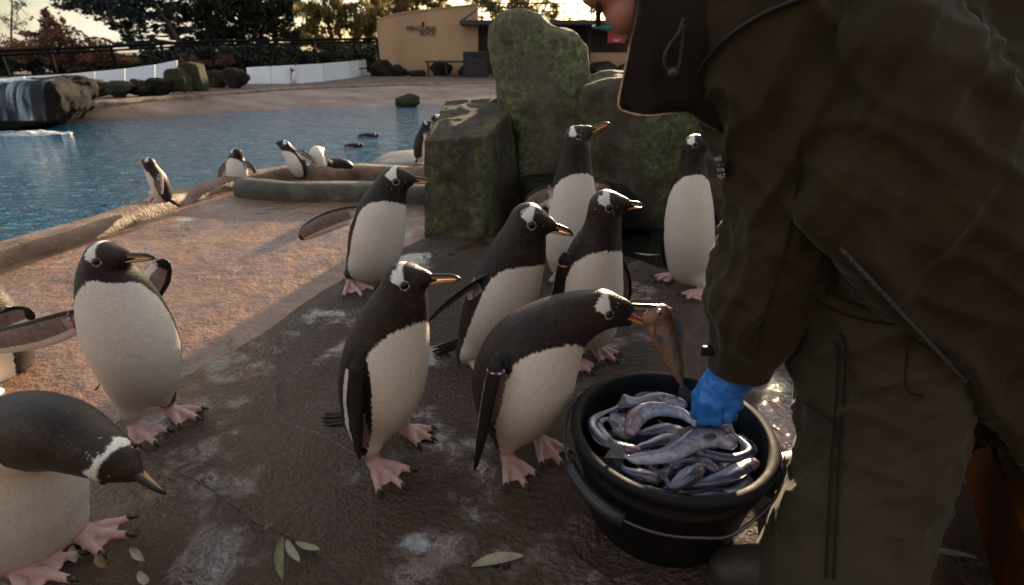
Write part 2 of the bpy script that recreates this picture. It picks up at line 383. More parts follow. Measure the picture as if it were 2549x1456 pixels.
for P, m_, z in slabs:
    bm = bmesh.new(); vs_ = [bm.verts.new((p[0], p[1], z)) for p in P]; f = bm.faces.new(vs_)
    if f.normal.z < 0 or f.calc_area() and (f.normal_update() or f.normal.z < 0): f.normal_flip()
    be = [e for e in bm.edges]
    ex = bmesh.ops.extrude_edge_only(bm, edges=be)
    for v in ex['geom']:
        if isinstance(v, bmesh.types.BMVert): v.co.z = -0.049
    bmesh.ops.bevel(bm, geom=be, offset=0.0040 if z in (0.0, 0.0045) else 0.0022, segments=2, affect='EDGES', profile=0.5)
    bmesh.ops.triangulate(bm, faces=[q for q in bm.faces if len(q.verts) > 4])
    bmesh.ops.recalc_face_normals(bm, faces=bm.faces[:])
    bm.verts.index_update(); V = np.array([v.co[:] for v in bm.verts]); F = [tuple(v.index for v in q.verts) for q in bm.faces]
    up = sum(q.normal.z * q.calc_area() for q in bm.faces); bm.free()
    if up < 0: F = [q[::-1] for q in F]
    mk('paving_slab', V, F, m_, floor, smooth=False)

def flat_shape(name, pts_px, z, mat_, label=None, cat=None, kind=None, jit=0.03, n=5, th=0.0):
    P = crom(np.vstack([[gnd(*p) for p in pts_px], gnd(*pts_px[0])[None]]), n)[:-1]; P[:, 2] = z
    P[:, 0] += (fbm(P * 14 + 2, 3) - 0.5) * jit * 2; P[:, 1] += (fbm(P * 14 + 22, 3) - 0.5) * jit * 2
    Vp = P; F = [tuple(range(len(P)))]
    a = 0.5 * np.sum(P[:, 0] * np.roll(P[:, 1], -1) - np.roll(P[:, 0], -1) * P[:, 1])
    if a < 0: F = [F[0][::-1]]
    o = mk(name, Vp, F, mat_, smooth=False); return tag(o, label, cat, kind=kind)
def puddle_mat(name, c):
    m, nt, b = newmat(name); b.inputs['Base Color'].default_value = (*c, 1); b.inputs['Roughness'].default_value = 0.07; b.inputs['Specular IOR Level'].default_value = 0.45
    g = nt.nodes.new('ShaderNodeNewGeometry'); n2 = N(nt, 'ShaderNodeTexNoise', Scale=14.0, Detail=3.0); nt.links.new(g.outputs['Position'], n2.inputs['Vector'])
    bp = N(nt, 'ShaderNodeBump', Strength=0.12, Distance=0.01); nt.links.new(n2.outputs['Fac'], bp.inputs['Height']); nt.links.new(bp.outputs[0], b.inputs['Normal']); return m
M_PUD = puddle_mat('puddle_water', (0.040, 0.028, 0.024))
# ---- water
def water_mat():
    m, nt, b = newmat('pool_water_surface'); b.inputs['Base Color'].default_value = (0.011, 0.080, 0.135, 1); b.inputs['Roughness'].default_value = 0.04; b.inputs['IOR'].default_value = 1.45; b.inputs['Specular IOR Level'].default_value = 0.9
    g = nt.nodes.new('ShaderNodeNewGeometry'); mp = nt.nodes.new('ShaderNodeMapping'); mp.inputs['Scale'].default_value = (0.6, 1.3, 1); mp.inputs['Rotation'].default_value = (0, 0, 0.12); nt.links.new(g.outputs['Position'], mp.inputs[0])
    n1 = N(nt, 'ShaderNodeTexNoise', Scale=9.0, Detail=3.0, Roughness=0.55, Distortion=0.7); nt.links.new(mp.outputs[0], n1.inputs['Vector'])
    n2 = N(nt, 'ShaderNodeTexNoise', Scale=2.2, Detail=2.0); nt.links.new(mp.outputs[0], n2.inputs['Vector'])
    b1 = N(nt, 'ShaderNodeBump', Strength=0.7, Distance=0.16); nt.links.new(n2.outputs['Fac'], b1.inputs['Height'])
    b2 = N(nt, 'ShaderNodeBump', Strength=1.0, Distance=0.10); nt.links.new(n1.outputs['Fac'], b2.inputs['Height']); nt.links.new(b1.outputs[0], b2.inputs['Normal']); nt.links.new(b2.outputs[0], b.inputs['Normal'])
    return m
WZ = -0.06
M_DPW = puddle_mat('still_dark_water', (0.012, 0.010, 0.008))
flat_shape('rock_pool', [(1240, 560), (1300, 470), (1700, 440), (1950, 520), (2100, 640), (1950, 760), (1700, 720), (1480, 650)], -0.053, M_DPW, 'still dark pool at the foot of the mossy rocks', kind='structure')
water = mk('pool_water', np.array([[-60, 2.2, WZ], [14, 2.2, WZ], [14, 20, WZ], [-60, 20, WZ]]), [(0, 1, 2, 3)], water_mat(), smooth=False); tag(water, 'rippled blue pool water', kind='structure')

M_KERB = noise_mat('kerb_concrete', [(0.30, (0.07, 0.045, 0.030)), (0.48, (0.20, 0.125, 0.080)), (0.60, (0.24, 0.16, 0.105)), (0.74, (0.42, 0.37, 0.30))], 5.0, 0.62, 0.6, 40, 0.02)
M_MOSSK = noise_mat('mossy_kerb_concrete', [(0.30, (0.025, 0.024, 0.016)), (0.50, (0.065, 0.06, 0.042)), (0.62, (0.11, 0.10, 0.075)), (0.78, (0.26, 0.25, 0.23))], 6.0, 0.55, 0.6, 40, 0.02)
def sweep(name, pts, prof, mat_, label, seed=0, jit=0.02, kind='structure'):
    P = crom(np.array(pts), 10); T = np.gradient(P, axis=0); T[:, 2] = 0; T /= np.linalg.norm(T, axis=1)[:, None]; Nn = np.column_stack([-T[:, 1], T[:, 0], np.zeros(len(T))]); rings = []
    for p, n in zip(P, Nn):
        rings.append(np.array([p + n * a + np.array([0, 0, b]) for a, b in prof]))
    V, F = loft(rings, True, False); V = V + (fbm(V * 5 + seed, 3)[:, None] - 0.5) * jit * 2
    return tag(mk(name, V, F, mat_), label, kind=kind)
kp = [gnd(*p) for p in [(-900, 860), (-300, 745), (0, 652), (150, 610), (300, 556), (430, 508), (540, 474), (610, 456), (680, 444), (760, 437), (860, 434), (960, 436), (1080, 444), (1200, 452)]]
def prof(w, hgt, d=-0.1, m=9):
    a = np.linspace(math.pi, 0, m); return [(-w / 2, d)] + [(w / 2 * math.copysign(abs(math.cos(t)) ** 0.6, math.cos(t)), hgt * math.sin(t) ** 0.7 if 0 < t < math.pi else 0) for t in a] + [(w / 2, d)]
sweep('pool_kerb', [p + np.array([0, 0.04, 0]) for p in kp], prof(0.22, 0.085), M_KERB, 'rounded brown concrete lip along the pool edge', 3)
bp_ = [gnd(*p) for p in [(600, 486), (640, 493), (720, 498), (800, 500), (900, 501), (1000, 503), (1120, 510)]]
sweep('channel_kerb', [p + np.array([0, 0.07, 0]) for p in bp_], prof(0.22, 0.125), M_MOSSK, 'dark mossy second kerb before the pool lip', 9)

# far bank: sloped basin wall, lip and ground running to the horizon
xs = np.linspace(-1400, 3400, 121)
wy = np.interp(xs, [-1400, -300, 0, 205, 500, 740, 1000, 1240, 1600, 3400], [360, 326, 312, 302, 286, 270, 263, 262, 262, 270])
ty = np.interp(xs, [-1400, -300, 0, 205, 500, 740, 950, 1240, 1600, 3400], [318, 284, 274, 262, 238, 222, 214, 208, 206, 210])
BZ = 0.20
rows = []
Wp = np.array([gnd(x, y, WZ) for x, y in zip(xs, wy)]); Tp = np.array([gnd(x, y, BZ) for x, y in zip(xs, ty)])
dirn = Tp - Wp; dirn[:, 2] = 0
for t, z in ((-0.15, -0.12), (0, WZ), (0.3, 0.02), (0.6, 0.115), (0.85, 0.172), (1.0, BZ)):
    r = Wp + dirn * t; r[:, 2] = z; rows.append(r)
V, F = loft(rows, False, False); V += (fbm(V * 1.7, 3)[:, None] - 0.5) * np.array([0, 0, 0.05])
M_BASIN = noise_mat('basin_wall_concrete', [(0.30, (0.05, 0.034, 0.020)), (0.44, (0.17, 0.100, 0.066)), (0.60, (0.26, 0.165, 0.115)), (0.8, (0.45, 0.37, 0.31))], 1.6, 0.55, 0.3, 12, 0.03, stretch=(0.6, 1, 2))
tag(mk('basin_wall', V, F, M_BASIN), 'sloping tan wall on the far side of the pool', kind='structure')
sweep('far_kerb', [p + np.array([0, 0.1, -0.02]) for p in Tp[8:-8:3]], prof(0.26, 0.075), M_KERB, 'low kerb along the far bank', 5, 0.015)
rows = []
for t, z in ((0, BZ - 0.004), (0.6, BZ + 0.01), (2.0, 0.24), (4.5, 0.28), (20, 0.3), (100, 0.3), (800, 0.3)):
    d = Tp.copy(); d[:, 2] = 0; d = d / np.linalg.norm(d, axis=1)[:, None]; r = Tp + d * t; r[:, 2] = z; rows.append(r)
V, F = loft(rows, False, False)
M_BANK = noise_mat('far_ground_gravel', [(0.3, (0.07, 0.048, 0.038)), (0.5, (0.12, 0.082, 0.064)), (0.7, (0.18, 0.127, 0.100))], 2.5, 0.8, 0.5, 18, 0.04)
tag(mk('far_bank', V, F, M_BANK), 'reddish brown ground of the far bank', kind='structure')
gp = mk('ground', np.array([[-900, -900, -0.4], [900, -900, -0.4], [900, 900, -0.4], [-900, 900, -0.4]]), [(0, 1, 2, 3)], M_BANK, smooth=False); tag(gp, 'ground sheet reaching to the horizon', kind='structure')

# ------------------------------------------------------------------ rocks
def rock_mat(name, moss=0.5, dark=1.0, mb=1.0):
    m, nt, b = newmat(name); g = nt.nodes.new('ShaderNodeNewGeometry'); pos = g.outputs['Position']
    n1 = N(nt, 'ShaderNodeTexNoise', Scale=5.5, Detail=8.0, Roughness=0.68); nt.links.new(pos, n1.inputs['Vector'])
    st = ramp(nt, n1.outputs['Fac'], [(0.30, tuple(dark * np.array((0.050, 0.040, 0.033)))), (0.52, tuple(dark * np.array((0.095, 0.078, 0.062)))), (0.72, tuple(dark * np.array((0.17, 0.135, 0.11))))])
    n2 = N(nt, 'ShaderNodeTexNoise', Scale=2.3, Detail=6.0, Roughness=0.7); mp = nt.nodes.new('ShaderNodeMapping'); mp.inputs['Scale'].default_value = (1.3, 1.3, 0.8); mp.inputs['Location'].default_value = (3.1, 0, 1.2); nt.links.new(pos, mp.inputs[0]); nt.links.new(mp.outputs[0], n2.inputs['Vector'])
    mm = ramp(nt, n2.outputs['Fac'], [(0.62 - 0.34 * moss, (0,) * 3), (0.80 - 0.34 * moss, (1,) * 3)])
    n3 = N(nt, 'ShaderNodeTexNoise', Scale=26.0, Detail=5.0, Roughness=0.7); nt.links.new(pos, n3.inputs['Vector'])
    mc = ramp(nt, n3.outputs['Fac'], [(0.26, tuple(mb * np.array((0.045, 0.050, 0.022)))), (0.48, tuple(mb * np.array((0.125, 0.140, 0.060)))), (0.68, tuple(mb * np.array((0.26, 0.27, 0.16))))])
    mx = nt.nodes.new('ShaderNodeMix'); mx.data_type = 'RGBA'; nt.links.new(mm.outputs[0], mx.inputs[0]); nt.links.new(st.outputs[0], mx.inputs[6]); nt.links.new(mc.outputs[0], mx.inputs[7])
    nt.links.new(mx.outputs[2], b.inputs['Base Color']); b.inputs['Roughness'].default_value = 0.8; b.inputs['Specular IOR Level'].default_value = 0.12
    nb = N(nt, 'ShaderNodeTexNoise', Scale=34.0, Detail=6.0, Roughness=0.75); nt.links.new(pos, nb.inputs['Vector'])
    bp = N(nt, 'ShaderNodeBump', Strength=0.8, Distance=0.05); nt.links.new(nb.outputs['Fac'], bp.inputs['Height']); nt.links.new(bp.outputs[0], b.inputs['Normal'])
    return m
M_ROCK = rock_mat('mossy_sandstone', 0.62, 1.9, 1.35); M_ROCKD = rock_mat('dark_wet_boulder', 0.32, 0.25, 0.22); M_ROCKG = rock_mat('green_boulder', 0.62, 0.5, 0.45)
def hexrock(name, P8, label, mat_, cuts=40, amp=0.05, rnd=1, seed=0, group=None):
    bm = bmesh.new(); v = [bm.verts.new(p) for p in P8]
    for f in [(3, 2, 1, 0), (4, 5, 6, 7), (0, 1, 5, 4), (1, 2, 6, 5), (2, 3, 7, 6), (3, 0, 4, 7)]: bm.faces.new([v[i] for i in f])
    bmesh.ops.subdivide_edges(bm, edges=bm.edges[:], cuts=cuts, use_grid_fill=True)
    for _ in range(rnd): bmesh.ops.smooth_vert(bm, verts=bm.verts[:], factor=0.5, use_axis_x=True, use_axis_y=True, use_axis_z=True)
    bmesh.ops.recalc_face_normals(bm, faces=bm.faces[:]); bm.normal_update(); bm.verts.index_update()
    V = np.array([q.co[:] for q in bm.verts]); Nn = np.array([q.normal[:] for q in bm.verts]); F = [tuple(q.index for q in f.verts) for f in bm.faces]; bm.free()
    V = V + Nn * (((fbm(V * 3.2 + seed, 4) - 0.5) * 2 * amp) + (np.abs(fbm(V * 9 + seed, 3) - 0.5) * -0.7 * amp))[:, None]
    o = mk(name, V, F, mat_, origin=(V[:, 0].mean(), V[:, 1].mean(), V[:, 2].min())); return tag(o, label, 'rock', group)
def outline_rock(name, pts, Y, th, label, mat_, h=0.022, amp=0.05, seed=0, rnd=0.07, group=None, lean=0.0):
    P = np.array([at(x, y, Y) for x, y in pts]); Q = P[:, [0, 2]]
    lo = np.array([Q[:, 0].min() - 0.15, Y - th / 2 - 0.12, Q[:, 1].min() - 0.1]); hi = np.array([Q[:, 0].max() + 0.15, Y + th / 2 + 0.12, Q[:, 1].max() + 0.15]); sd = SDF(lo, hi, h)
    X = sd.lo[0] + h * np.arange(sd.n[0]); Z = sd.lo[2] + h * np.arange(sd.n[2]); GX, GZ = np.meshgrid(X, Z, indexing='ij'); d = np.full(GX.shape, 9.0); ins = np.zeros(GX.shape, bool)
    for i in range(len(Q)):
        a, b = Q[i], Q[(i + 1) % len(Q)]; e = b - a; wx, wz = GX - a[0], GZ - a[1]; t = np.clip((wx * e[0] + wz * e[1]) / (e @ e + 1e-12), 0, 1); d = np.minimum(d, np.hypot(wx - t * e[0], wz - t * e[1]))
        c = ((a[1] > GZ) != (b[1] > GZ)) & (GX < (b[0] - a[0]) * (GZ - a[1]) / (b[1] - a[1] + 1e-12) + a[0]); ins ^= c
    d = np.where(ins, -d, d); YY = sd.lo[1] + h * np.arange(sd.n[1]); ZZ = Z[None, None, :]
    q1 = d[:, None, :] + rnd; q2 = (np.abs(YY[None, :, None] - Y + lean * (ZZ - Z[0])) - th / 2 + rnd) + 0 * q1
    sd.F = (np.minimum(np.maximum(q1, q2), 0) + np.sqrt(np.maximum(q1, 0) ** 2 + np.maximum(q2, 0) ** 2) - rnd).astype(np.float32)
    G = np.stack(np.meshgrid(X, YY, Z, indexing='ij'), -1); near = np.abs(sd.F) < amp * 2 + 3 * h
    sd.F[near] += ((fbm(G[near] * 3.0 + seed, 4) - 0.5) * 2 * amp + (np.abs(fbm(G[near] * 9 + seed, 3) - 0.5)) * amp * 1.2 + (fbm(G[near] * 22 + seed, 2) - 0.5) * amp * 0.35).astype(np.float32)
    V, F = sd.mesh(); o = mk(name, V, F, mat_, origin=(V[:, 0].mean(), Y, V[:, 2].min())); return tag(o, label, 'rock', group)
outline_rock('rock', [(1910, 360), (1960, 300), (2080, 280), (2240, 300), (2400, 420), (2400, 640), (1900, 640)], 2.9, 0.5, 'added mossy rock hidden behind the keeper, shading the floor', M_ROCKG, seed=77, h=0.03)  # unseen rock added to keep the sun off the floor beside the keeper
b0 = gnd(1057, 588); b1 = gnd(1205, 594); yb = b0[1]
r1 = [b0 + [0, 0, -0.04], b1 + [0, 0, -0.04], gnd(1325, 500) + [0, 0, -0.04], gnd(1110, 490) + [0, 0, -0.04], at(1054, 350, yb + 0.04), at(1212, 338, yb + 0.0), at(1302, 240, yb + 0.95), at(1108, 248, yb + 0.95)]
hexrock('rock', r1, 'square cut mossy stone block with a flat grey green top', rock_mat('streaked_block_stone', 0.42, 1.0, 1.2), seed=4, amp=0.032)
outline_rock('rock', [(1212, 110), (1218, 70), (1245, 45), (1300, 36), (1345, 46), (1372, 72), (1425, 86), (1455, 122), (1462, 180), (1460, 330), (1455, 470), (1460, 560), (1290, 560), (1280, 330), (1250, 270), (1236, 200)], 4.0, 0.55, 'tall upright mossy rock with a notched rounded head', M_ROCK, seed=11)
outline_rock('rock', [(1440, 215), (1475, 195), (1530, 184), (1590, 178), (1660, 215), (1720, 262), (1775, 320), (1830, 370), (1860, 480), (1850, 640), (1430, 640), (1435, 420)], 3.75, 0.5, 'broad dark mossy rock behind the slender penguin', rock_mat('dark_moss_rock', 0.55, 1.1, 1.0), seed=23, h=0.026)  # darker stone and moss than the tall rock
outline_rock('rock', [(1300, 440), (1400, 430), (1500, 445), (1560, 470), (1620, 560), (1300, 580)], 3.45, 0.35, 'low dark stone ledge at the foot of the tall mossy rock', M_ROCKD, seed=31)

def boulder(label, x0, x1, y0, y1, z, mat_, seed, group='boulders on the far bank', dY=0.0, fl=0.7, ang=0.5):
    """px box on the far bank, base on height z"""
    b = gnd((x0 + x1) / 2, y1, z); Yb = b[1] + dY; A = at(x0, y1, Yb); B = at(x1, y0, Yb); c = (A + B) / 2; r = np.array([(B[0] - A[0]) / 2, (B[0] - A[0]) / 2 * fl, (B[2] - A[2]) / 2])
    bm = bmesh.new(); bmesh.ops.create_icosphere(bm, subdivisions=4, radius=1.0); V = np.array([v.co[:] for v in bm.verts]); F = [tuple(v.index for v in f.verts) for f in bm.faces]; bm.free()
    rs = np.random.RandomState(seed); d = np.ones(len(V)) * 1.2
    for _ in range(11):
        n = nrm(rs.randn(3)); d = np.minimum(d, (0.72 + 0.25 * rs.rand()) / np.maximum(V @ n, 0.15))
    V = V * d[:, None]; V = V * (1 + (fbm(V * 3 + seed, 3)[:, None] - 0.5) * 0.25); m0 = V.min(0); m1 = V.max(0); V = (V - (m0 + m1) / 2) / ((m1 - m0) / 2)
    V = c + V * r; V[:, 2] -= 0.02
    o = mk('boulder', V, F, mat_, origin=(c[0], c[1], V[:, 2].min())); return tag(o, label, 'boulder', group)
# ------------------------------------------------------------------ far bank furniture
def far_things():
    boulder('green domed rock rising out of the pool water', 983, 1045, 230, 268, WZ - 0.03, rock_mat('algae_rock', 0.75, 0.4, 0.4), 3, None)
    for i, (a, b, c, d, m_, lab) in enumerate([
        (195, 268, 190, 243, M_ROCKG, 'peaked mossy boulder beside the waterfall'), (262, 330, 197, 242, M_ROCKG, 'flat topped boulder second from the waterfall'), (322, 372, 193, 240, M_ROCKD, 'narrow pointed boulder third from the waterfall'),
        (352, 428, 190, 238, M_ROCKD, 'long slanting dark boulder before the two upright stones'), (508, 560, 172, 220, M_ROCKD, 'square dark boulder right after the upright stones'), (552, 618, 166, 220, M_ROCKD, 'sloping dark boulder touching the white barrier'),
        (470, 512, 195, 226, M_ROCKG, 'small rounded boulder at the foot of the upright stones'),
        (922, 985, 146, 194, M_ROCKD, 'dark boulder left of the tan wall'), (965, 1018, 158, 194, M_ROCKD, 'low dark boulder against the tan wall'), (1010, 1062, 172, 194, M_ROCKD, 'flat dark boulder by the bench'), (1070, 1128, 150, 192, M_ROCKD, 'round dark boulder in front of the bench'), (1140, 1165, 160, 192, M_ROCKG, 'small green boulder beside the litter box'),
        (1462, 1540, 150, 190, M_ROCKG, 'green boulder below the red sign'), (1538, 1600, 155, 190, M_ROCKG, 'green boulder half hidden by the collar')]):
        boulder(lab, a, b, c, d, 0.215, m_, 40 + i)
    for i, (p, Y, lab) in enumerate([([(414, 228), (414, 180), (424, 170), (452, 168), (470, 195), (474, 230)], 12.2, 'shorter of two upright mossy stones'), ([(445, 226), (450, 160), (470, 153), (498, 160), (508, 190), (512, 226)], 12.6, 'taller of two upright mossy stones')]):
        outline_rock('standing_stone', p, Y, 0.4, lab, M_ROCKG, h=0.035, amp=0.04, seed=50 + i, group='upright stones on the far bank')
    # waterfall rock and cascade
    outline_rock('rock', [(-120, 345), (-120, 205), (-20, 208), (30, 200), (110, 196), (150, 190), (185, 205), (203, 235), (200, 275), (170, 300), (100, 318)], 9.0, 1.0, 'dark layered rock the waterfall runs over', rock_mat('black_wet_rock', 0.2, 0.16, 0.12), h=0.04, amp=0.09, seed=61)
    wm, nt, b = newmat('falling_water'); b.inputs['Base Color'].default_value = (0.55, 0.66, 0.78, 1); b.inputs['Roughness'].default_value = 0.2
    g = nt.nodes.new('ShaderNodeNewGeometry'); mp = nt.nodes.new('ShaderNodeMapping'); mp.inputs['Scale'].default_value = (14, 2, 1.1); nt.links.new(g.outputs['Position'], mp.inputs[0]); nz = N(nt, 'ShaderNodeTexNoise', Scale=1.0, Detail=4.0, Roughness=0.6); nt.links.new(mp.outputs[0], nz.inputs['Vector']); ra = ramp(nt, nz.outputs['Fac'], [(0.50, (0.02,) * 3), (0.74, (0.7,) * 3)]); nt.links.new(ra.outputs[0], b.inputs['Alpha'])
    wf = empty('waterfall', at(30, 290, 8.35), 'thin white and blue waterfall dropping off the dark rock', 'waterfall')
    cols = []
    for x in np.linspace(-90, 118, 40):
        t0 = at(x, 203 + 2 * math.sin(x * 0.3), 8.50); b0_ = at(x - 3, 300, 8.24); cols.append(crom([t0 + [0, 0.25, 0.015], t0 + [0, 0.03, 0.01], t0 * 0.6 + b0_ * 0.4 + [0, -0.05, 0.05], b0_], 6) + [0, 0.03 * math.sin(x * 0.17), 0])
    V, F = loft(cols, False, False); mk('water_sheet', V, F, wm, wf); mk('water_sheet', V + [0.02, -0.05, 0], F, wm, wf)
    fm = noise_mat('foam', [(0.4, (0.25, 0.32, 0.38)), (0.6, (0.75, 0.8, 0.83))], 9, 0.4, 0.6, 20, 0.05)
    V, F = sphere(np.append(at(25, 303, 8.15)[:2], WZ), (0.85, 0.25, 0.03), 40, 10); V += (fbm(V * 9, 3)[:, None] - 0.5) * 0.12; mk('foam', V, F, fm, wf)
    V, F = sphere(gnd(1030, 402, 0.03), (0.42, 0.5, 0.085), 30, 10); V += (fbm(V * 4, 3)[:, None] - 0.5) * 0.06; tag(mk('ramp', V, F, noise_mat('pale_ramp_concrete', [(0.35, (0.09, 0.085, 0.08)), (0.6, (0.20, 0.19, 0.18))], 5, 0.5, 0.4, 30)), 'pale wet concrete hump beside the pool', kind='structure')
    # white barriers
    M_WHITE = noise_mat('white_barrier_plastic', [(0.3, (0.76, 0.80, 0.84)), (0.6, (0.86, 0.89, 0.92))], 1.5, 0.5, 0.1, 30)
    def panel(parent, p0, p1, z, top0, top1, Y0, Y1, th=0.10, lean=0.0):
        A0, B0 = at(p0[0], p0[1], Y0), at(p1[0], p1[1], Y1); A1, B1 = at(p0[0] + lean, top0, Y0 + 0.05), at(p1[0] + lean, top1, Y1 + 0.05); n = np.array([0, th, 0]); g = (B0 - A0) * 0.012
        V = np.array([A0 + g, B0 - g, B0 - g + n, A0 + g + n, A1 + g, B1 - g, B1 - g + n * 0.5, A1 + g + n * 0.5]); return bevelled('panel', (V, [(3, 2, 1, 0), (4, 5, 6, 7), (0, 1, 5, 4), (1, 2, 6, 5), (2, 3, 7, 6), (3, 0, 4, 7)]), M_WHITE, parent, 0.015, 2)
    xr = [(616, 213, 168), (676, 212, 165), (737, 211, 162), (808, 206, 158), (874, 199, 152), (914, 192, 148)]; dep = lambda y: gnd(800, y, 0.21)[1]
    wb_ = empty('barrier', gnd(760, 208, 0.21), 'row of white plastic barrier panels behind the tiny far penguin', 'barrier')
    for a, b_ in zip(xr[:-1], xr[1:]): panel(wb_, (a[0], a[1]), (b_[0], b_[1]), 0.2, a[2], b_[2], dep(a[1]), dep(b_[1]), lean=-4)
    wl = empty('barrier', gnd(300, 230, 0.21), 'long white barrier wall rising towards the upright stones', 'barrier')
    xl = [(-60, 215, 200), (60, 216, 190), (160, 219, 185), (235, 220, 178), (310, 220, 171), (385, 220, 161), (440, 220, 150)]
    for a, b_ in zip(xl[:-1], xl[1:]): panel(wl, (a[0], a[1] + 8), (b_[0], b_[1] + 8), 0.2, a[2], b_[2], 13.3, 13.3, lean=0)
    # fence
    M_BLK = plain('black_fence_steel', (0.008, 0.008, 0.009), 0.9, spec=0.08)
    fe = empty('fence', at(400, 175, 15.5), 'black steel fence with double top rail behind the white barriers', 'fence')
    fx = [-140, 0, 122, 275, 400, 520, 640, 780, 880, 938]; FY = lambda x: np.interp(x, [-140, 938], [14.5, 20.5]); RT = lambda x: np.interp(x, [-140, 0, 270, 520, 938], [136, 127, 116, 103, 96])
    for x in fx:
        A = at(x, RT(x), FY(x)); V, F = box(A - [0.035, 0.035, A[2] - 0.2], A + [0.035, 0.035, 0]); mk('post', V, F, M_BLK, fe, smooth=False)
    for dz, r in ((0, 0.04), (-0.10, 0.03), (-0.95, 0.025)):
        pts = np.array([at(x, RT(x), FY(x)) + [0, 0, dz] for x in fx]); pts[:, 2] = np.maximum(pts[:, 2], 0.3); V, F = tube(pts, r, 8); mk('rail', V, F, M_BLK, fe)
    for k in range(7):
        pts = np.array([at(x, RT(x), FY(x)) + [0, 0, -0.2 - 0.1 * k] for x in fx]); V, F = tube(pts, 0.006, 5); mk('wire', V, F, M_BLK, fe)
    # tan building
    M_TAN = noise_mat('tan_render', [(0.3, (0.36, 0.21, 0.11)), (0.5, (0.45, 0.27, 0.145)), (0.7, (0.51, 0.315, 0.175))], 0.8, 0.8, 0.15, 20, 0.02, stretch=(1, 1, 0.25))
    M_ROOF = plain('dark_roof_felt', (0.020, 0.023, 0.030), 0.5); M_INT = noise_mat('dark_hut_board', [(0.3, (0.012, 0.009, 0.008)), (0.7, (0.03, 0.022, 0.018))], 3, 0.7, 0.2, 10)
    bl = empty('building', gnd(1080, 188, 0.26), 'tan rendered wall with dark lettering and rounded corner', 'building')
    YB = gnd(1080, 188, 0.26)[1]
    def wallpts(lst, Y, th, mat_, par, nm='wall'):
        A = np.array([at(x, y, Y(x)) for x, y, _ in lst]); B = np.array([at(x, y, Y(x)) for x, _, y in lst]); n = np.array([0, th, 0]); V, F = [], []
        rings = [np.array([a, b, b + n, a + n]) for a, b in zip(A, B)]; V, F = loft(rings); mk(nm, V, F, mat_, par, smooth=False)
    wallpts([(938, 192, 60), (944, 192, 52), (958, 192, 43), (985, 192, 36), (1018, 191, 30), (1070, 190, 24), (1130, 190, 17), (1190, 190, 11)], lambda x: YB + np.interp(x, [938, 950, 990], [1.2, 0.5, 0]), 0.3, M_TAN, bl)
    wallpts([(938, 61, 57), (944, 53, 49), (958, 44, 40), (985, 37, 33), (1018, 31, 27), (1070, 25, 21), (1130, 18, 14), (1192, 12, 8)], lambda x: YB - 0.04 + np.interp(x, [938, 950, 990], [1.2, 0.5, 0]), 0.4, plain('tan_coping', (0.38, 0.25, 0.14), 0.8), bl, 'coping')
    M_SIGN = plain('sign_letter_dark', (0.016, 0.010, 0.010), 0.6)
    def text(body, px, py, hpx, Y, mat_, par, nm='lettering', ext=0.02, wpx=None, rot=None, nrmv=None):
        c = bpy.data.curves.new(nm, 'FONT'); c.body = body; c.size = 1.0; c.extrude = 0.02; c.align_x = 'LEFT'; o = bpy.data.objects.new('tmp', c); COL.objects.link(o); bpy.context.view_layer.update()
        me = o.to_mesh(); V = np.array([v.co[:] for v in me.vertices]); F = [tuple(p.vertices) for p in me.polygons]; o.to_mesh_clear(); bpy.data.objects.remove(o)
        P0 = at(px, py, Y); s = mpx(P0); V = V - V.min(0); H_ = V[:, 1].max(); W_ = V[:, 0].max(); sc = hpx * s / H_; sx = sc if wpx is None else wpx * s / W_
        W = np.column_stack([V[:, 0] * sx, -V[:, 2] / 0.04 * ext, V[:, 1] * sc]); return mk(nm, P0 + W, F, mat_, par, smooth=False)
    ys = YB - 0.03
    text('PENGUINS', 1013, 77, 11, ys, M_SIGN, bl, wpx=72); text('ROCK', 1047, 88, 10, ys, M_SIGN, bl, wpx=38)
    V, F = sphere(at(1053, 60, ys), (0.05, 0.02, 0.09), 10, 8); mk('emblem', V, F, M_SIGN, bl)
    hut = empty('hut', gnd(1370, 185, 0.26), 'dark open fronted hut with flat canopy roof', 'building')
    YH = YB + 0.6
    wallpts([(1188, 188, 52), (1300, 187, 52), (1440, 186, 52), (1575, 184, 52)], lambda x: YH + 1.0, 0.2, M_INT, hut, 'back_wall')
    wallpts([(1455, 186, 131), (1500, 186, 131), (1580, 186, 131)], lambda x: YH, 0.2, M_TAN, hut, 'low_wall')
    for x in (1196, 1300, 1462, 1576):
        A = at(x, 186, YH - 0.1); B = at(x, 60, YH - 0.1); V, F = box([A[0] - 0.06, A[1] - 0.06, A[2]], [A[0] + 0.06, A[1] + 0.06, B[2]]); mk('post', V, F, M_INT, hut, smooth=False)
    A = at(1144, 62, YH - 1.4); B = at(1640, 62, YH - 1.4)
    bevelled('roof', box([A[0], A[1], A[2]], [B[0], A[1] + 4.0, A[2] + 0.16]), M_ROOF, hut, 0.02)
    V, F = tube([at(1146, 54, YH - 1.35), at(1188, 24, YH - 1.0)], 0.03, 6); mk('brace', V, F, M_INT, hut)
    for k, x in enumerate(range(1200, 1480, 34)):
        V, F = tube([at(x, 54, YH), at(x, 6, YH)], 0.025, 6); mk('roof_rail_post', V, F, M_INT, hut)
    for y in (8, 28): 
        V, F = tube([at(1195, y, YH), at(1480, y, YH)], 0.022, 6); mk('roof_rail', V, F, M_INT, hut)
    rs_ = empty('sign', at(1534, 104, YH - 0.3), 'small red sign with a white mark hung in the dark hut', 'sign')
    A = at(1512, 107, YH - 0.3); B = at(1558, 76, YH - 0.3); bevelled('board', box([A[0], A[1], A[2]], [B[0], A[1] + 0.05, B[2]]), plain('red_enamel', (0.55, 0.012, 0.02), 0.35), rs_, 0.01)
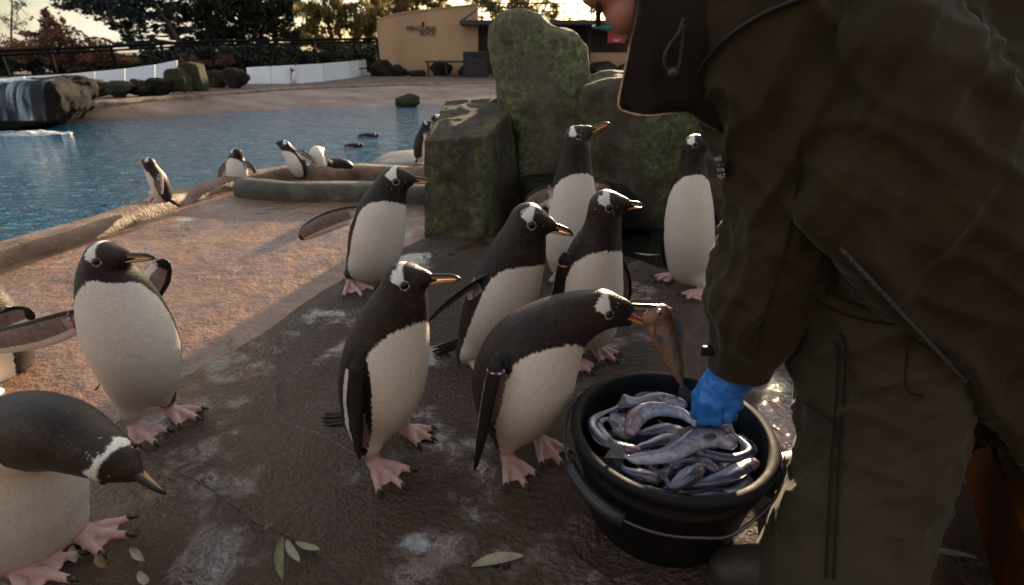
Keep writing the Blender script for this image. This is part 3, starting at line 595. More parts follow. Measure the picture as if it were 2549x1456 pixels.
    pts = [at(1525 + 18 * t, 97 + 4 * math.sin(math.pi * t), YH - 0.32) for t in np.linspace(0, 1, 7)]; V, F = tube(pts, [0.01, 0.04, 0.05, 0.045, 0.05, 0.04, 0.01], 6); mk('emblem', V, F, plain('white_print', (0.7, 0.7, 0.7), 0.5), rs_)
    be = empty('bench', gnd(1110, 190, 0.26), 'thin dark bench table standing at the tan wall', 'bench'); Yt = YB - 1.2
    A = at(1058, 156, Yt); B = at(1165, 152, Yt); bevelled('top', box([A[0], Yt, A[2]], [B[0], Yt + 0.5, A[2] + 0.06]), M_INT, be, 0.01)
    for x in (1064, 1110, 1160):
        q = at(x, 156, Yt); V, F = box([q[0] - 0.03, Yt + 0.05, 0.24], [q[0] + 0.03, Yt + 0.12, q[2]]); mk('leg', V, F, M_INT, be, smooth=False)
    lb = empty('litter_box', gnd(1182, 190, 0.26), 'dark box with a paler window standing by the hut post', 'box'); A = at(1154, 190, YB - 1.6); B = at(1212, 128, YB - 1.6)
    bevelled('case', box([A[0], A[1], 0.24], [B[0], A[1] + 0.5, B[2]]), M_INT, lb, 0.02); A = at(1174, 140, YB - 1.62); B = at(1206, 130, YB - 1.62); bevelled('slot', box([A[0], A[1] - 0.02, A[2]], [B[0], A[1], B[2]]), plain('slot_black', (0.004, 0.004, 0.004), 0.6), lb, 0.004)
    V, F = slabbox((-9, -1.9), (9, -1.9), 0.2, -0.4, 2.3); mk('unseen_sky_blocker', V, F, noise_mat('sky_blocker_timber', [(0.3, (0.03, 0.022, 0.016)), (0.7, (0.07, 0.05, 0.037))], 3, 0.8, 0.3, 20), smooth=False)['kind'] = 'structure'  # added wall, unseen behind the camera, blocks low sky light
    return YB

# ------------------------------------------------------------------ trees
M_BARK = noise_mat('dark_bark', [(0.3, (0.015, 0.011, 0.009)), (0.7, (0.06, 0.045, 0.035))], 6, 0.9, 0.5, 20, stretch=(1, 1, 0.2))
def leaf_mat(name, c0, c1, trans=0.3):
    m, nt, b = newmat(name); g = nt.nodes.new('ShaderNodeNewGeometry'); n = N(nt, 'ShaderNodeTexNoise', Scale=1.3, Detail=4.0); nt.links.new(g.outputs['Position'], n.inputs['Vector']); r = ramp(nt, n.outputs['Fac'], [(0.32, c0), (0.68, c1)]); nt.links.new(r.outputs[0], b.inputs['Base Color']); b.inputs['Roughness'].default_value = 0.6
    tr = nt.nodes.new('ShaderNodeBsdfTranslucent'); nt.links.new(r.outputs[0], tr.inputs[0]); mx = nt.nodes.new('ShaderNodeMixShader'); mx.inputs[0].default_value = trans; nt.links.new(b.outputs[0], mx.inputs[1]); nt.links.new(tr.outputs[0], mx.inputs[2]); nt.links.new(mx.outputs[0], nt.nodes['Material Output'].inputs[0]); return m
LM = {'dark': leaf_mat('dark_needles', (0.010, 0.014, 0.008), (0.032, 0.038, 0.018), 0.2), 'blue': leaf_mat('blue_green_needles', (0.012, 0.02, 0.02), (0.04, 0.055, 0.05), 0.2), 'olive': leaf_mat('olive_willow_leaves', (0.10, 0.085, 0.022), (0.22, 0.17, 0.05), 0.5), 'gold': leaf_mat('golden_leaves', (0.15, 0.11, 0.03), (0.30, 0.21, 0.06), 0.5), 'rust': leaf_mat('rusty_beech_leaves', (0.13, 0.06, 0.03), (0.27, 0.13, 0.065), 0.35), 'green': leaf_mat('hedge_leaves', (0.015, 0.022, 0.010), (0.045, 0.055, 0.022), 0.2)}
def tree(name, label, trunk, Y, clumps, leaf, size, n, seed, r0=0.16, group='trees behind the fence', cat='tree', hang=0.0):
    rs = np.random.RandomState(seed); T = np.array([at(x, y, Y) for x, y in trunk]); T[0, 2] = 0.25
    root = empty(name, T[0], label, cat, group); P = crom(T, 6); parts = [tube(P, np.linspace(r0, r0 * 0.35, len(P)), 8)]; Vs = []
    tot = sum(c[2] * c[3] for c in clumps)
    for (cx, cy, rx, ry) in clumps:
        C = at(cx, cy, Y); s = mpx(C); C = C + [0, rs.uniform(-0.6, 0.6), 0]; j = np.argmin(np.linalg.norm(P - C, axis=1) + np.maximum(0, P[:, 2] - C[2]) * 2)
        parts.append(tube(crom([P[j], (P[j] + C) / 2 + rs.randn(3) * 0.12, C + rs.randn(3) * 0.1], 3), np.linspace(r0 * 0.4, 0.012, 7), 5))
        k = max(30, int(n * rx * ry / tot)); sub = rs.randn(max(4, k // 60), 3) * 0.48
        q = sub[rs.randint(len(sub), size=k)] + rs.randn(k, 3) * 0.16; q = q / np.maximum(1, np.linalg.norm(q, axis=1))[:, None]
        pts = C + q * np.array([rx * s, min(rx, ry * 1.5) * s, ry * s])
        for e in sub[:5]:
            parts.append(tube([C, C + e * np.array([rx * s, rx * s * 0.7, ry * s]) * 0.9], [0.016, 0.006], 4))
        Vs.append(pts)
    pts = np.concatenate(Vs); k = len(pts); a = rs.randn(k, 3); a[:, 2] = a[:, 2] * 0.6 - hang; a /= np.linalg.norm(a, axis=1)[:, None]; b = np.cross(a, rs.randn(k, 3)); b /= np.linalg.norm(b, axis=1)[:, None]
    L = size * rs.uniform(0.5, 1.3, k)[:, None]; W = L * (0.22 if hang else 0.42); V = np.stack([pts - a * L / 2, pts + b * W / 2, pts + a * L / 2, pts - b * W / 2], 1).reshape(-1, 3); F = np.arange(4 * k).reshape(-1, 4)
    mk('trunk', *join(*parts), M_BARK, root); cr = mk('crown', V, F, LM[leaf], root, smooth=False); return root
def trees():
    G = 'trees behind the fence'
    tree('pine_tree', 'dark leaning pine with ragged open crown against the sky', [(470, 170), (455, 120), (420, 60), (385, 10), (350, -60)], 24, [(185, 8, 50, 22), (240, 30, 55, 22), (300, 18, 60, 24), (345, 45, 55, 26), (290, 62, 45, 16), (330, 82, 50, 14), (390, 35, 50, 30), (420, 75, 45, 22), (370, 105, 45, 16), (255, -5, 60, 20), (350, -10, 80, 30), (305, 108, 30, 10)], 'blue', 0.19, 10500, 1, 0.15)
    tree('pine_tree', 'dense dark pine standing right of the leaning pine', [(520, 170), (522, 100), (515, 40), (510, -80)], 26, [(480, 30, 55, 34), (540, 15, 55, 34), (500, 80, 50, 28), (550, 70, 45, 34), (520, -25, 70, 30), (470, 110, 35, 18), (560, 118, 40, 20)], 'dark', 0.20, 11500, 2, 0.20)
    tree('pine_tree', 'tall dark pine with paired straight trunks', [(600, 172), (602, 100), (598, 20), (600, -100)], 27, [(600, 20, 55, 40), (640, 60, 50, 34), (590, 90, 50, 24), (650, 10, 50, 36), (610, 130, 60, 14)], 'dark', 0.20, 10500, 3, 0.20)
    tree('pine_tree', 'narrow dark pine beside the drooping willow', [(690, 172), (686, 90), (680, 10), (676, -90)], 28, [(690, 10, 48, 40), (700, 70, 42, 30), (740, 100, 42, 30), (670, 110, 40, 22), (735, 20, 30, 30)], 'dark', 0.20, 8000, 4, 0.17)
    tree('willow_tree', 'olive yellow drooping willow lit from behind', [(835, 175), (830, 110), (815, 50), (800, -40)], 27, [(790, 20, 50, 40), (840, 30, 45, 40), (880, 60, 48, 44), (925, 30, 50, 40), (810, 95, 45, 34), (870, 120, 50, 26), (915, 100, 34, 34), (770, 70, 30, 34)], 'olive', 0.32, 7600, 5, 0.15, hang=1.4)
    tree('willow_tree', 'golden willow rising behind the tan wall', [(1030, 175), (1035, 60), (1040, -40)], 33, [(970, 10, 45, 34), (1030, 0, 55, 30), (1090, -8, 55, 26), (1000, 30, 50, 20)], 'gold', 0.34, 4200, 6, 0.16, hang=1.2)
    tree('willow_tree', 'olive tree behind the canopy rails of the hut', [(1270, 170), (1275, 60), (1270, -60)], 34, [(1190, 10, 55, 30), (1250, 20, 55, 32), (1310, 8, 50, 34), (1280, 45, 60, 18), (1370, 30, 36, 28)], 'olive', 0.32, 4600, 7, 0.16, hang=0.8)
    tree('bare_tree', 'thin leafless tree at the edge against the sky', [(30, 160), (28, 90), (30, 20), (26, -40)], 26, [(20, 30, 40, 40), (50, 70, 40, 26), (0, 90, 40, 24), (60, 20, 26, 30)], 'blue', 0.10, 900, 8, 0.05)
    tree('beech_bush', 'rusty brown beech bush left of the leaning pine', [(170, 185), (165, 140), (160, 100)], 19, [(110, 120, 55, 36), (165, 105, 55, 40), (215, 128, 55, 34), (150, 60, 26, 36), (190, 150, 70, 22), (265, 150, 60, 18), (100, 85, 34, 34)], 'rust', 0.13, 9000, 9, 0.07, 'shrubs behind the fence', 'bush')
    tree('beech_bush', 'smaller rusty shrub showing through the fence', [(480, 180), (478, 160), (475, 140)], 22, [(450, 150, 26, 16), (490, 155, 24, 14), (560, 150, 26, 14)], 'rust', 0.13, 1600, 10, 0.05, 'shrubs behind the fence', 'bush')
    for i, (x0, x1, yt, lf, lab) in enumerate([(-160, 120, 132, 'green', 'dark hedge at the far end of the fence by the bare tree'), (120, 400, 148, 'green', 'dark hedge behind the white barrier wall'), (400, 640, 128, 'dark', 'dark hedge below the pines'), (640, 940, 126, 'green', 'dark hedge under the willow'), (940, 1660, 60, 'green', 'tall dark hedge behind the hut')]):
        Y = 21 + i * 1.2 if i < 4 else 36
        cl = [(x, (yt + 175) / 2, 46, (185 - yt) / 2 + 6) for x in range(x0, x1, 42)]
        tree('hedge', lab, [((x0 + x1) / 2, 185), ((x0 + x1) / 2, 172), ((x0 + x1) / 2, 160)], Y, cl, lf, 0.2, 2000 * len(cl), 60 + i, 0.05, 'hedges behind the fence', 'hedge')
# ------------------------------------------------------------------ penguins
M_PENG = paint_mat('feathers', rough=0.42, bump=0.55, bscale=230, bdist=0.004, var=0.11, vscale=150, spec=0.22, stretch=(1, 1, 0.55))
M_BILL = paint_mat('bill_horn', rough=0.28, bump=0.1, bscale=120, var=0.1, spec=0.5)
M_EYE = plain('eye_gloss', (0.012, 0.005, 0.004), 0.08, spec=0.4)
M_CLAW = plain('claw_horn', (0.012, 0.011, 0.012), 0.3)
M_TAIL = noise_mat('tail_feather', [(0.3, (0.012, 0.011, 0.012)), (0.7, (0.035, 0.032, 0.033))], 80, 0.4, 0.3, 300)
M_BAND = paint_mat('band_beads', rough=0.3, bump=0.0, var=0.05)
DARK = np.array([0.0105, 0.0088, 0.0090]); WHITE = np.array([0.85, 0.79, 0.72]); PINK = np.array([0.47, 0.30, 0.28])
BEAK_O = np.array([0.70, 0.41, 0.16])
PGROUP = 'gentoo penguins around the fish bucket'

def blade(base, tip, w, th, nvec):
    base = np.asarray(base); tip = np.asarray(tip); d = tip - base; sdv = nrm(np.cross(d, nvec)); n = nrm(np.cross(sdv, d)); rings = []
    for t, ww in ((0, 0.6), (0.35, 1), (0.75, 0.8), (1, 0.15)):
        c = base + d * t + n * 0.006 * math.sin(t * 3); rings.append(np.array([c + sdv * w * ww, c + n * th * ww, c - sdv * w * ww, c - n * th * ww]))
    return loft(rings)

def penguin(label, spine, head, beak, front, feet=(), base=None, flips=(), tail=None, nk=0.70, cs=0.02, hup=None, h=0.0036, opened=None, group=PGROUP, band=None, detail=True, back=0.0, Y0=None, neckw=0.03, legs=True, bscale=1.0, name='penguin', seed=0, headw=None):
    fg = [(gnd(f[0], f[1], f[4] if len(f) > 4 else 0.0), gnd(f[2], f[3], f[4] if len(f) > 4 else 0.0)) for f in feet]
    if Y0 is None: Y0 = np.mean([g[0][1] for g in fg]) if base is None else gnd(*base)[1]
    Y0 += back
    P = lambda t: at(t[0], t[1], Y0 + t[2])
    sp_ = np.array([P(t) for t in spine]); sr = np.array([t[3] * mpx(p) * wide(t[0]) for t, p in zip(spine, sp_)])
    hc = P(head); hr = head[3] * mpx(hc) * (0.3 + 0.7 * wide(head[0])); bt = P(beak); hd = nrm(bt - hc)
    hu = np.array(hup if hup is not None else (0, 0, 1.0)); hu = nrm(hu - hd * (hu @ hd)); hl = np.cross(hd, hu)
    full = np.vstack([sp_, hc]); fr = np.append(sr, hr * 0.97)
    S = crom(np.column_stack([full, fr]), 6); R = np.maximum(S[:, 3], 0.006); S = S[:, :3]
    flp = []
    for fl in flips:
        pts = np.array([P(t) for t in fl['p']]); wid = np.array([w * mpx(p) for w, p in zip(fl['w'], pts)])
        Q = crom(np.column_stack([pts, wid]), 6); flp.append((Q[:, :3], Q[:, 3], nrm(fl['n'])))
    ext = [S - R[:, None], S + R[:, None], hc[None] - hr * 1.8, hc[None] + hr * 1.8] + [q[0] - 0.05 for q in flp] + [q[0] + 0.05 for q in flp]
    for g, t in fg: ext += [g[None] - 0.06, t[None] - 0.05, t[None] + 0.05, g[None] + 0.06]
    ext = np.vstack(ext); sd = SDF(ext.min(0) - 4 * h, ext.max(0) + 4 * h, h)
    sd.chain(S, R, k=0.012)
    sd.cone(hc, hc + hd * hr * 0.35, hr, hr * 0.86, 0.012)
    sd.cone(hc + hd * hr * 0.25 + hu * hr * 0.08, hc + hd * hr * 1.15 + hu * hr * 0.08, hr * 0.84, hr * 0.46, 0.02); sd.cone(hc + hd * hr * 1.10 + hu * hr * 0.08, hc + hd * hr * 1.75 + hu * hr * 0.04, hr * 0.46, hr * 0.20, 0.012)
    if opened is not None:                              # throat skin follows the lowered lower bill
        lo_t = P(opened); ld = nrm(lo_t - hc); sd.cone(hc - hu * hr * 0.35, hc + ld * hr * 1.6 - hu * hr * 0.25, hr * 0.6, hr * 0.22, 0.03)
    front = nrm(front); lat = nrm(np.cross(front, [0, 0, 1]))
    toes_end = []; foot_seg = []
    for g, t in fg:
        d = t - g; L = np.linalg.norm(d[:2]); d = nrm(d); up = np.array([0, 0, 1.0]); sdv = np.cross(d, up)
        k0 = 2 if len(S) > 6 else 0
        hip = S[k0] + sdv * 0; off = (g - S[k0]) @ lat; hip = S[k0] + lat * np.clip(off, -1, 1) * 0.75
        ank = g + up * 0.048 - d * 0.004
        hr_ = min(R[k0] * 0.66, 0.056) * bscale
        sd.cone(hip, ank + (hip - ank) * 0.20, hr_, 0.031 * bscale, 0.045); sd.cone(ank + (hip - ank) * 0.25, ank, 0.025 * bscale, 0.0165 * bscale, 0.015)
        sd.cone(ank, g + up * 0.02, 0.0165 * bscale, 0.0165 * bscale, 0.012); foot_seg.append((ank, g + up * 0.02))
        for a, ll in ((0, 1.0), (0.50, 0.86), (-0.50, 0.86)):
            td = d * math.cos(a) + sdv * math.sin(a); e = g + td * L * ll
            mid = g + td * L * ll * 0.55 + up * 0.0155
            sd.cone(g + up * 0.018, mid, 0.0145 * bscale, 0.0115 * bscale, 0.008); sd.cone(mid, e + up * 0.0085, 0.0115 * bscale, 0.0088 * bscale, 0.006)
            toes_end.append((e + up * 0.010, td)); foot_seg.append((g + up * 0.018, e + up * 0.009))
        for a in (0.25, -0.25):
            td = d * math.cos(a) + sdv * math.sin(a)
            sd.cone(g + up * 0.012, g + td * L * 0.58 + up * 0.007, 0.014 * bscale, 0.019 * bscale, 0.005, (0, 0, 1), 0.30)
        sd.cone(g + up * 0.016, g - d * 0.018 + sdv * 0.006 + up * 0.03, 0.012 * bscale, 0.007 * bscale, 0.01)
    for q, w, n in flp:
        sd.chain(q, np.maximum(w, 0.006), k=0.006, n=n, fl=0.24)
        sd.cone(q[0] + (S[np.argmin(np.linalg.norm(S - q[0], axis=1))] - q[0]) * 0.35, q[2], 0.017 * bscale, 0.009 * bscale, 0.025)
    V, F = sd.mesh(); V = relax(V, F, 1, 0.35)
    # ---- paint
    if detail:
        dd = ((V[:, None, :] - S[None]) ** 2).sum(2)
    else:
        dd = ((V[:, None, :] - S[None]) ** 2).sum(2)
    i = dd.argmin(1); Ls = np.concatenate([[0], np.cumsum(np.linalg.norm(np.diff(S, axis=0), axis=1))]); T = np.gradient(S, axis=0); T /= np.linalg.norm(T, axis=1)[:, None]
    q = V - S[i]; t_ = (q * T[i]).sum(1); arc = Ls[i] + t_; q = q - t_[:, None] * T[i]; ql = np.linalg.norm(q, axis=1) + 1e-9
    fo = front[None] - (T[i] @ front)[:, None] * T[i]; fo /= np.linalg.norm(fo, axis=1)[:, None] + 1e-9
    ca = (q * fo).sum(1) / ql
    tot = Ls[-1]; n1 = fbm(V * 90 + seed, 3) - 0.5; n2 = vnoise(V * np.array([420, 420, 140]) + seed) - 0.5
    fA = (nk * tot - arc) + neckw * 1.7 * (ca - 0.55) + 0.010; fB = (ca - cs) * R[i]
    kk = 0.075 * bscale; hh = np.maximum(kk - np.abs(fA - fB), 0) / kk; fld = np.minimum(fA, fB) - hh * hh * kk * 0.25
    fld = fld + n1 * 0.012 + n2 * 0.006
    for qf, w, n in flp:                                # dark shoulder patch below the wing root
        dr = np.linalg.norm(V - (qf[0] + (qf[3] - qf[0]) * 0.1 - np.array([0, 0, 0.02])), axis=1); fld = np.minimum(fld, dr - 0.034 * bscale + n1 * 0.012)
    wmix = np.clip(fld / 0.0035 + 0.5, 0, 1)[:, None]
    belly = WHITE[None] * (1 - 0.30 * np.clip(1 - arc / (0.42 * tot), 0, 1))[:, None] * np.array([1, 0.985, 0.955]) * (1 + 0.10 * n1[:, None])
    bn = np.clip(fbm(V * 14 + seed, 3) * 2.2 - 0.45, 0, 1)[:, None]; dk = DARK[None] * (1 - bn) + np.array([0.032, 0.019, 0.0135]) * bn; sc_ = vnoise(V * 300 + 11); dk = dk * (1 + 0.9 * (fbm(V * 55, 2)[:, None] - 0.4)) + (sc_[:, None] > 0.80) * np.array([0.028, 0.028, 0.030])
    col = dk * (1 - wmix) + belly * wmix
    # head
    hv = (V - hc) / hr; u, v, w_ = hv @ hd, hv @ hu, np.abs(hv @ hl); rad = np.linalg.norm(hv, axis=1)
    inh = rad < 1.45
    uc = np.interp(v, [0.12, 0.25, 0.4, 0.6, 0.8, 0.95, 1.1], [0.30, 0.17, 0.03, -0.05, 0.0, 0.08, 0.1]); hw = np.interp(v, [0.12, 0.25, 0.4, 0.6, 0.8, 0.95, 1.1], [0.04, 0.22, 0.38, 0.42, 0.34, 0.22, 0.2])
    hw = hw * (headw if headw else 0.82 + 0.36 * random.Random(seed * 7 + 1).random())
    pf = hw - np.abs(u - uc) + n1 * 0.10 + n2 * 0.04; pf = np.where(v > 0.10, pf, -1)
    pf = np.where(u < uc, pf + (vnoise(V * 330 + 5) - 0.62) * 0.35, pf)
    pm = (np.clip(pf / 0.06 + 0.5, 0, 1) * inh)[:, None]; col = col * (1 - pm) + WHITE * 1.08 * pm
    fleck = (vnoise(V * 290 + 31 + seed) > 0.91) & inh & (rad < 1.35) & (fbm(V * 25 + 3, 2) > 0.45); col[fleck] = np.array([0.42, 0.40, 0.40])
    eyes = []
    for sgn in (1, -1):
        ep = hc + hr * (hd * 0.36 + hu * 0.12 + hl * sgn * 1.0); j = np.argmin(((V - ep) ** 2).sum(1)); e = V[j]; eyes.append((e, sgn))
        de = np.linalg.norm((V - e) * 1.0, axis=1) / hr; ring = (de < 0.262) & (de > 0.18); col[ring] = WHITE * 0.6; col[de <= 0.215] = 0.012
    # flippers
    for qf, wf, n in flp:
        df = ((V[:, None, :] - qf[None]) ** 2).sum(2); j = df.argmin(1); tt = j / (len(qf) - 1.0)
        Tf = np.gradient(qf, axis=0); Tf /= np.linalg.norm(Tf, axis=1)[:, None]; qv = V - qf[j]; al = (qv * Tf[j]).sum(1)
        on = (np.sqrt(df.min(1)) < wf[j] * 1.25 + 0.006) & ((np.sqrt(dd.min(1)) > R[i] * 1.0 + 0.004) | (tt > 0.25)) & (rad > 1.2)
        ev = nrm(np.cross(n, qf[-1] - qf[0]))
        if abs(nrm(qf[-1] - qf[0])[2]) > 0.75:
            if ev @ front > 0: ev = -ev
        elif ev[2] > 0: ev = -ev                        # trailing edge lies below
        ec = (qv @ ev) / (wf[j] + 1e-6); un = (qv @ n) > 0
        under = np.array([0.24, 0.17, 0.15]) * (1 + 0.8 * n1[:, None]) + np.zeros((len(V), 3)); under = np.where((ec > 0.5)[:, None], WHITE * 0.95, under); under = np.where((ec < -0.80)[:, None], DARK, under)
        under = np.where(((tt < 0.22) & (tt > 0.03) & (n @ np.array([0, -1, 0.3]) > 0.75) & (np.abs(ec) < 0.5))[:, None], np.array([0.45, 0.36, 0.33]), under)
        upper = np.where((ec > 0.86)[:, None], WHITE * 0.9, DARK[None] * 1.1)
        fc = np.where(un[:, None], under, upper); fc = np.where(((tt < 0.12) & (n @ np.array([0, -1, 0.3]) < 0.75))[:, None], DARK, fc); fc = np.where((tt + n1 * 0.1 > 0.93)[:, None], DARK, fc); col[on] = fc[on]
    # feet
    if foot_seg:
        dft = np.full(len(V), 9.0)
        for a, b in foot_seg:
            ab = b - a; t2 = np.clip(((V - a) @ ab) / (ab @ ab), 0, 1); dft = np.minimum(dft, np.linalg.norm(V - a - t2[:, None] * ab, axis=1))
        zb = min(f[0][2] for f in fg); pk = (np.clip((0.030 * bscale + n1 * 0.012 - dft) / 0.006, 0, 1) * (V[:, 2] < zb + 0.085))[:, None]
        webn = fbm(V * np.array([70, 70, 30]), 3)[:, None]
        pc = PINK * (0.72 + 0.6 * webn) + np.array([0.10, 0.075, 0.07]); col = col * (1 - pk) + pc * pk
    b0 = S[0].copy(); b0[2] = min([f[0][2] for f in fg]) if fg else (base[2] if base else S[:, 2].min() - R[0])
    root = empty(name, b0, label, 'penguin', group)
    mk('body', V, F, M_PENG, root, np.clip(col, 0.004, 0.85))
    # ---- bill
    s0 = hc + hd * hr * 1.50 + hu * hr * 0.02; blen = np.linalg.norm(bt - s0); ang = np.linspace(0, 2 * math.pi, 14, endpoint=False)
    def mandible(nm, p0, p1, upper):
        d = p1 - p0; L = np.linalg.norm(d); dn = d / L; un = nrm(hu - dn * (hu @ dn)); ln = np.cross(dn, un); rings = []; cols = []
        for t in np.linspace(0, 1, 15):
            wd = hr * np.interp(t, [0, 0.3, 0.7, 0.92, 1], [0.23, 0.20, 0.15, 0.10, 0.02] if upper else [0.36, 0.27, 0.15, 0.08, 0.02]); ht = hr * np.interp(t, [0, 0.3, 0.7, 0.9, 1], [0.22, 0.22, 0.19, 0.15, 0.03] if upper else [0.08, 0.15, 0.13, 0.08, 0.02])
            droop = -hr * 0.20 * max(0, t - 0.62) ** 2 / 0.145 if upper else hr * 0.03 * math.sin(t * 3)
            c = p0 + d * t + un * (droop + (hr * 0.10 if upper else -hr * 0.06) * (1 - 0.7 * t))
            y = np.cos(ang); z = np.sin(ang); zz = np.where(z > 0, z * ht, z * ht * 0.45) if upper else np.where(z > 0, z * ht * 0.4, z * ht)
            rings.append(c + np.outer(y * wd, ln) + np.outer(zz, un))
            for zq in z:
                if upper: cc = DARK * 0.9 if (zq > 0.22 - 0.4 * (t > 0.86) or t > 0.96) else (BEAK_O * (1.0 - 0.2 * t) if t > 0.02 else DARK)
                else: cc = BEAK_O * np.array([0.95, 0.85, 0.8]) if (zq > -0.75 and 0.05 < t < 0.9) else DARK * 1.2
                cols.append(cc)
        Vb, Fb = loft(rings); return mk(nm, Vb, Fb, M_BILL, root, np.array(cols))
    mandible('upper_bill', s0, bt, True)
    lo_p = P(opened) if opened is not None else s0 + (bt - s0) * 0.93 - hu * hr * 0.13
    l0 = hc + hd * hr * 1.14 - hu * hr * (0.12 if opened is None else 0.28)
    mandible('lower_bill', l0, lo_p, False)
    if opened is not None:
        Vt, Ft = tube([l0 + hu * hr * 0.15, l0 + (lo_p - l0) * 0.45 + hu * hr * 0.10], [hr * 0.2, hr * 0.07], 8); mk('tongue', Vt, Ft, plain('tongue_pink', (0.45, 0.10, 0.09), 0.3), root)
    for e, sgn in eyes:
        Ve, Fe = sphere(e - hl * sgn * hr * 0.10, hr * 0.215, 16, 12); mk('eye', Ve, Fe, M_EYE, root)
    if detail:
        for e, td in toes_end:
            Vc, Fc = tube([e - td * 0.008, e + td * 0.006 + np.array([0, 0, 0.001]), e + td * 0.024 - np.array([0, 0, 0.007])], [0.0075 * bscale, 0.0068 * bscale, 0.001], 8); mk('claw', Vc, Fc, M_CLAW, root)
    if tail is not None:
        tb, tt = P(tail[0]), P(tail[1]); sdv = nrm(np.cross(tt - tb, front + np.array([0, 0, 0.4]))); nn = nrm(np.cross(sdv, tt - tb)); rr = random.Random(seed + 3)
        bl = []
        for k in range(9):
            a = (k - 4) / 4.0; bl.append(blade(tb + sdv * a * 0.014, tt + sdv * a * 0.020 + (tb - tt) * abs(a) * 0.14 + nn * rr.uniform(-0.008, 0.006), 0.0062, 0.0028, nn))
        mk('tail', *join(*bl), M_TAIL, root, smooth=False)
    if band is not None:
        fi, tpos, rr_, cols = band; qf, wf, n = flp[fi]; j = int(tpos * (len(qf) - 1)); c = qf[j]; tn = nrm(qf[min(j + 1, len(qf) - 1)] - qf[max(j - 1, 0)]); e1 = nrm(np.cross(n, tn)); rad_w = 1.08 * wf[j] + 0.003; rad_n = 0.30 * wf[j] + 0.009
        nb = 14; parts = []; cc = []
        for k in range(nb):
            a0, a1 = 2 * math.pi * k / nb, 2 * math.pi * (k + 0.96) / nb; pts = [c + e1 * rad_w * math.cos(a) + n * rad_n * math.sin(a) + np.array([0, 0, -0.004]) for a in (a0, (a0 + a1) / 2, a1)]
            VF = tube(pts, 0.0036, 8, tn); parts.append(VF); cc += [cols[k % len(cols)]] * len(VF[0])
        mk('flipper_band', *join(*parts), M_BAND, root, np.array(cc))
    return root
def build_penguins():
    RED, YEL, PNK, GRN, PUR, CRM = (0.55, 0.02, 0.02), (0.75, 0.50, 0.02), (0.65, 0.20, 0.35), (0.02, 0.22, 0.10), (0.13, 0.03, 0.35), (0.75, 0.55, 0.36)
    penguin('penguin standing upright in the sunlit patch, flipper stretched out with a pink and green band', seed=1,
            spine=[(366, 955, 0.0, 58), (356, 918, 0, 92), (338, 868, 0, 112), (312, 800, 0, 113), (285, 730, 0, 92), (266, 685, 0.0, 68)], head=(264, 644, 0, 48), beak=(388, 639, -0.02),
            front=(0.42, -0.9, 0), feet=[(338, 1072, 388, 1108), (428, 1032, 492, 1046)], nk=0.81, cs=0.05, neckw=0.045,
            flips=[dict(p=[(212, 790, 0.0), (165, 808, 0.0), (90, 832, 0.0), (0, 850, 0.02), (-60, 858, 0.03)], w=[20, 30, 34, 30, 14], n=(0.1, -0.95, 0.15)),
                   dict(p=[(368, 745, 0.10), (382, 712, 0.13), (394, 688, 0.15), (408, 658, 0.16)], w=[20, 25, 24, 14], n=(0.2, -0.95, 0.1))],
            band=(0, 0.14, 0.95, [PNK, GRN, RED, PNK]))
    penguin('penguin at the picture edge behind the banded flipper, sunlit from behind', seed=2, Y0=1.62,
            spine=[(-25, 1020, 0.0, 70), (-22, 960, 0, 100), (-25, 880, 0, 112), (-38, 800, 0, 98), (-58, 735, 0, 64)], head=(-72, 690, 0, 44), beak=(-180, 690, -0.02),
            front=(-0.3, -0.9, 0), feet=[(-45, 1000, -80, 1015), (-90, 985, -130, 1000)], nk=0.81, cs=0.0,
            flips=[dict(p=[(5, 815, 0.0), (25, 797, 0.0), (50, 787, 0), (74, 783, 0)], w=[22, 24, 22, 14], n=(-0.1, -0.95, 0.15))])
    penguin('penguin bending low with its bill towards the wet floor and white crown band showing', seed=3,
            spine=[(80, 1335, 0.02, 112), (55, 1260, 0.03, 170), (32, 1160, 0.05, 190), (55, 1083, 0.04, 142), (140, 1078, 0.0, 112), (215, 1108, -0.03, 84)], head=(282, 1143, -0.06, 58), beak=(410, 1230, -0.10), hup=(0.42, -0.70, 0.50),
            front=(0.62, -0.62, -0.30), feet=[(192, 1342, 318, 1338), (40, 1425, 175, 1448)], nk=0.59, cs=0.12, neckw=0.05, headw=0.9,
            flips=[])
    penguin('penguin in front of the square mossy block, flipper out with a red and yellow band', seed=4,
            spine=[(928, 660, 0.0, 44), (931, 632, 0, 62), (938, 590, 0, 66), (950, 535, 0, 60), (962, 495, 0, 46), (972, 470, 0, 38)], head=(984, 448, 0, 33), beak=(1071, 450, -0.02),
            front=(0.66, -0.74, 0), feet=[(872, 708, 902, 740), (950, 702, 990, 716)], nk=0.76, cs=0.02,
            flips=[dict(p=[(905, 528, 0), (870, 535, 0), (815, 553, 0.0), (770, 575, 0.02), (752, 590, 0.03)], w=[13, 20, 23, 19, 8], n=(0.25, -0.9, 0.2))], band=(0, 0.1, 0.9, [RED, YEL]))
    penguin('dark backed penguin in side view between the bent feeding penguin and the sunlit patch', seed=5,
            spine=[(934, 1038, 0.0, 52), (941, 1003, 0, 82), (951, 955, 0, 102), (964, 880, 0, 102), (982, 805, 0, 82), (1000, 745, 0, 60)], head=(1006, 699, 0, 45), beak=(1149, 690, -0.02),
            front=(0.80, -0.60, 0), feet=[(930, 1160, 1002, 1215), (1008, 1078, 1074, 1096)], nk=0.73, cs=0.30, neckw=0.05,
            flips=[dict(p=[(893, 905, -0.085), (888, 960, -0.10), (886, 1050, -0.10), (892, 1135, -0.09)], w=[24, 30, 29, 12], n=(0.72, 0.66, 0.05))],
            tail=((880, 1040, 0.04), (797, 1046, 0.05)))
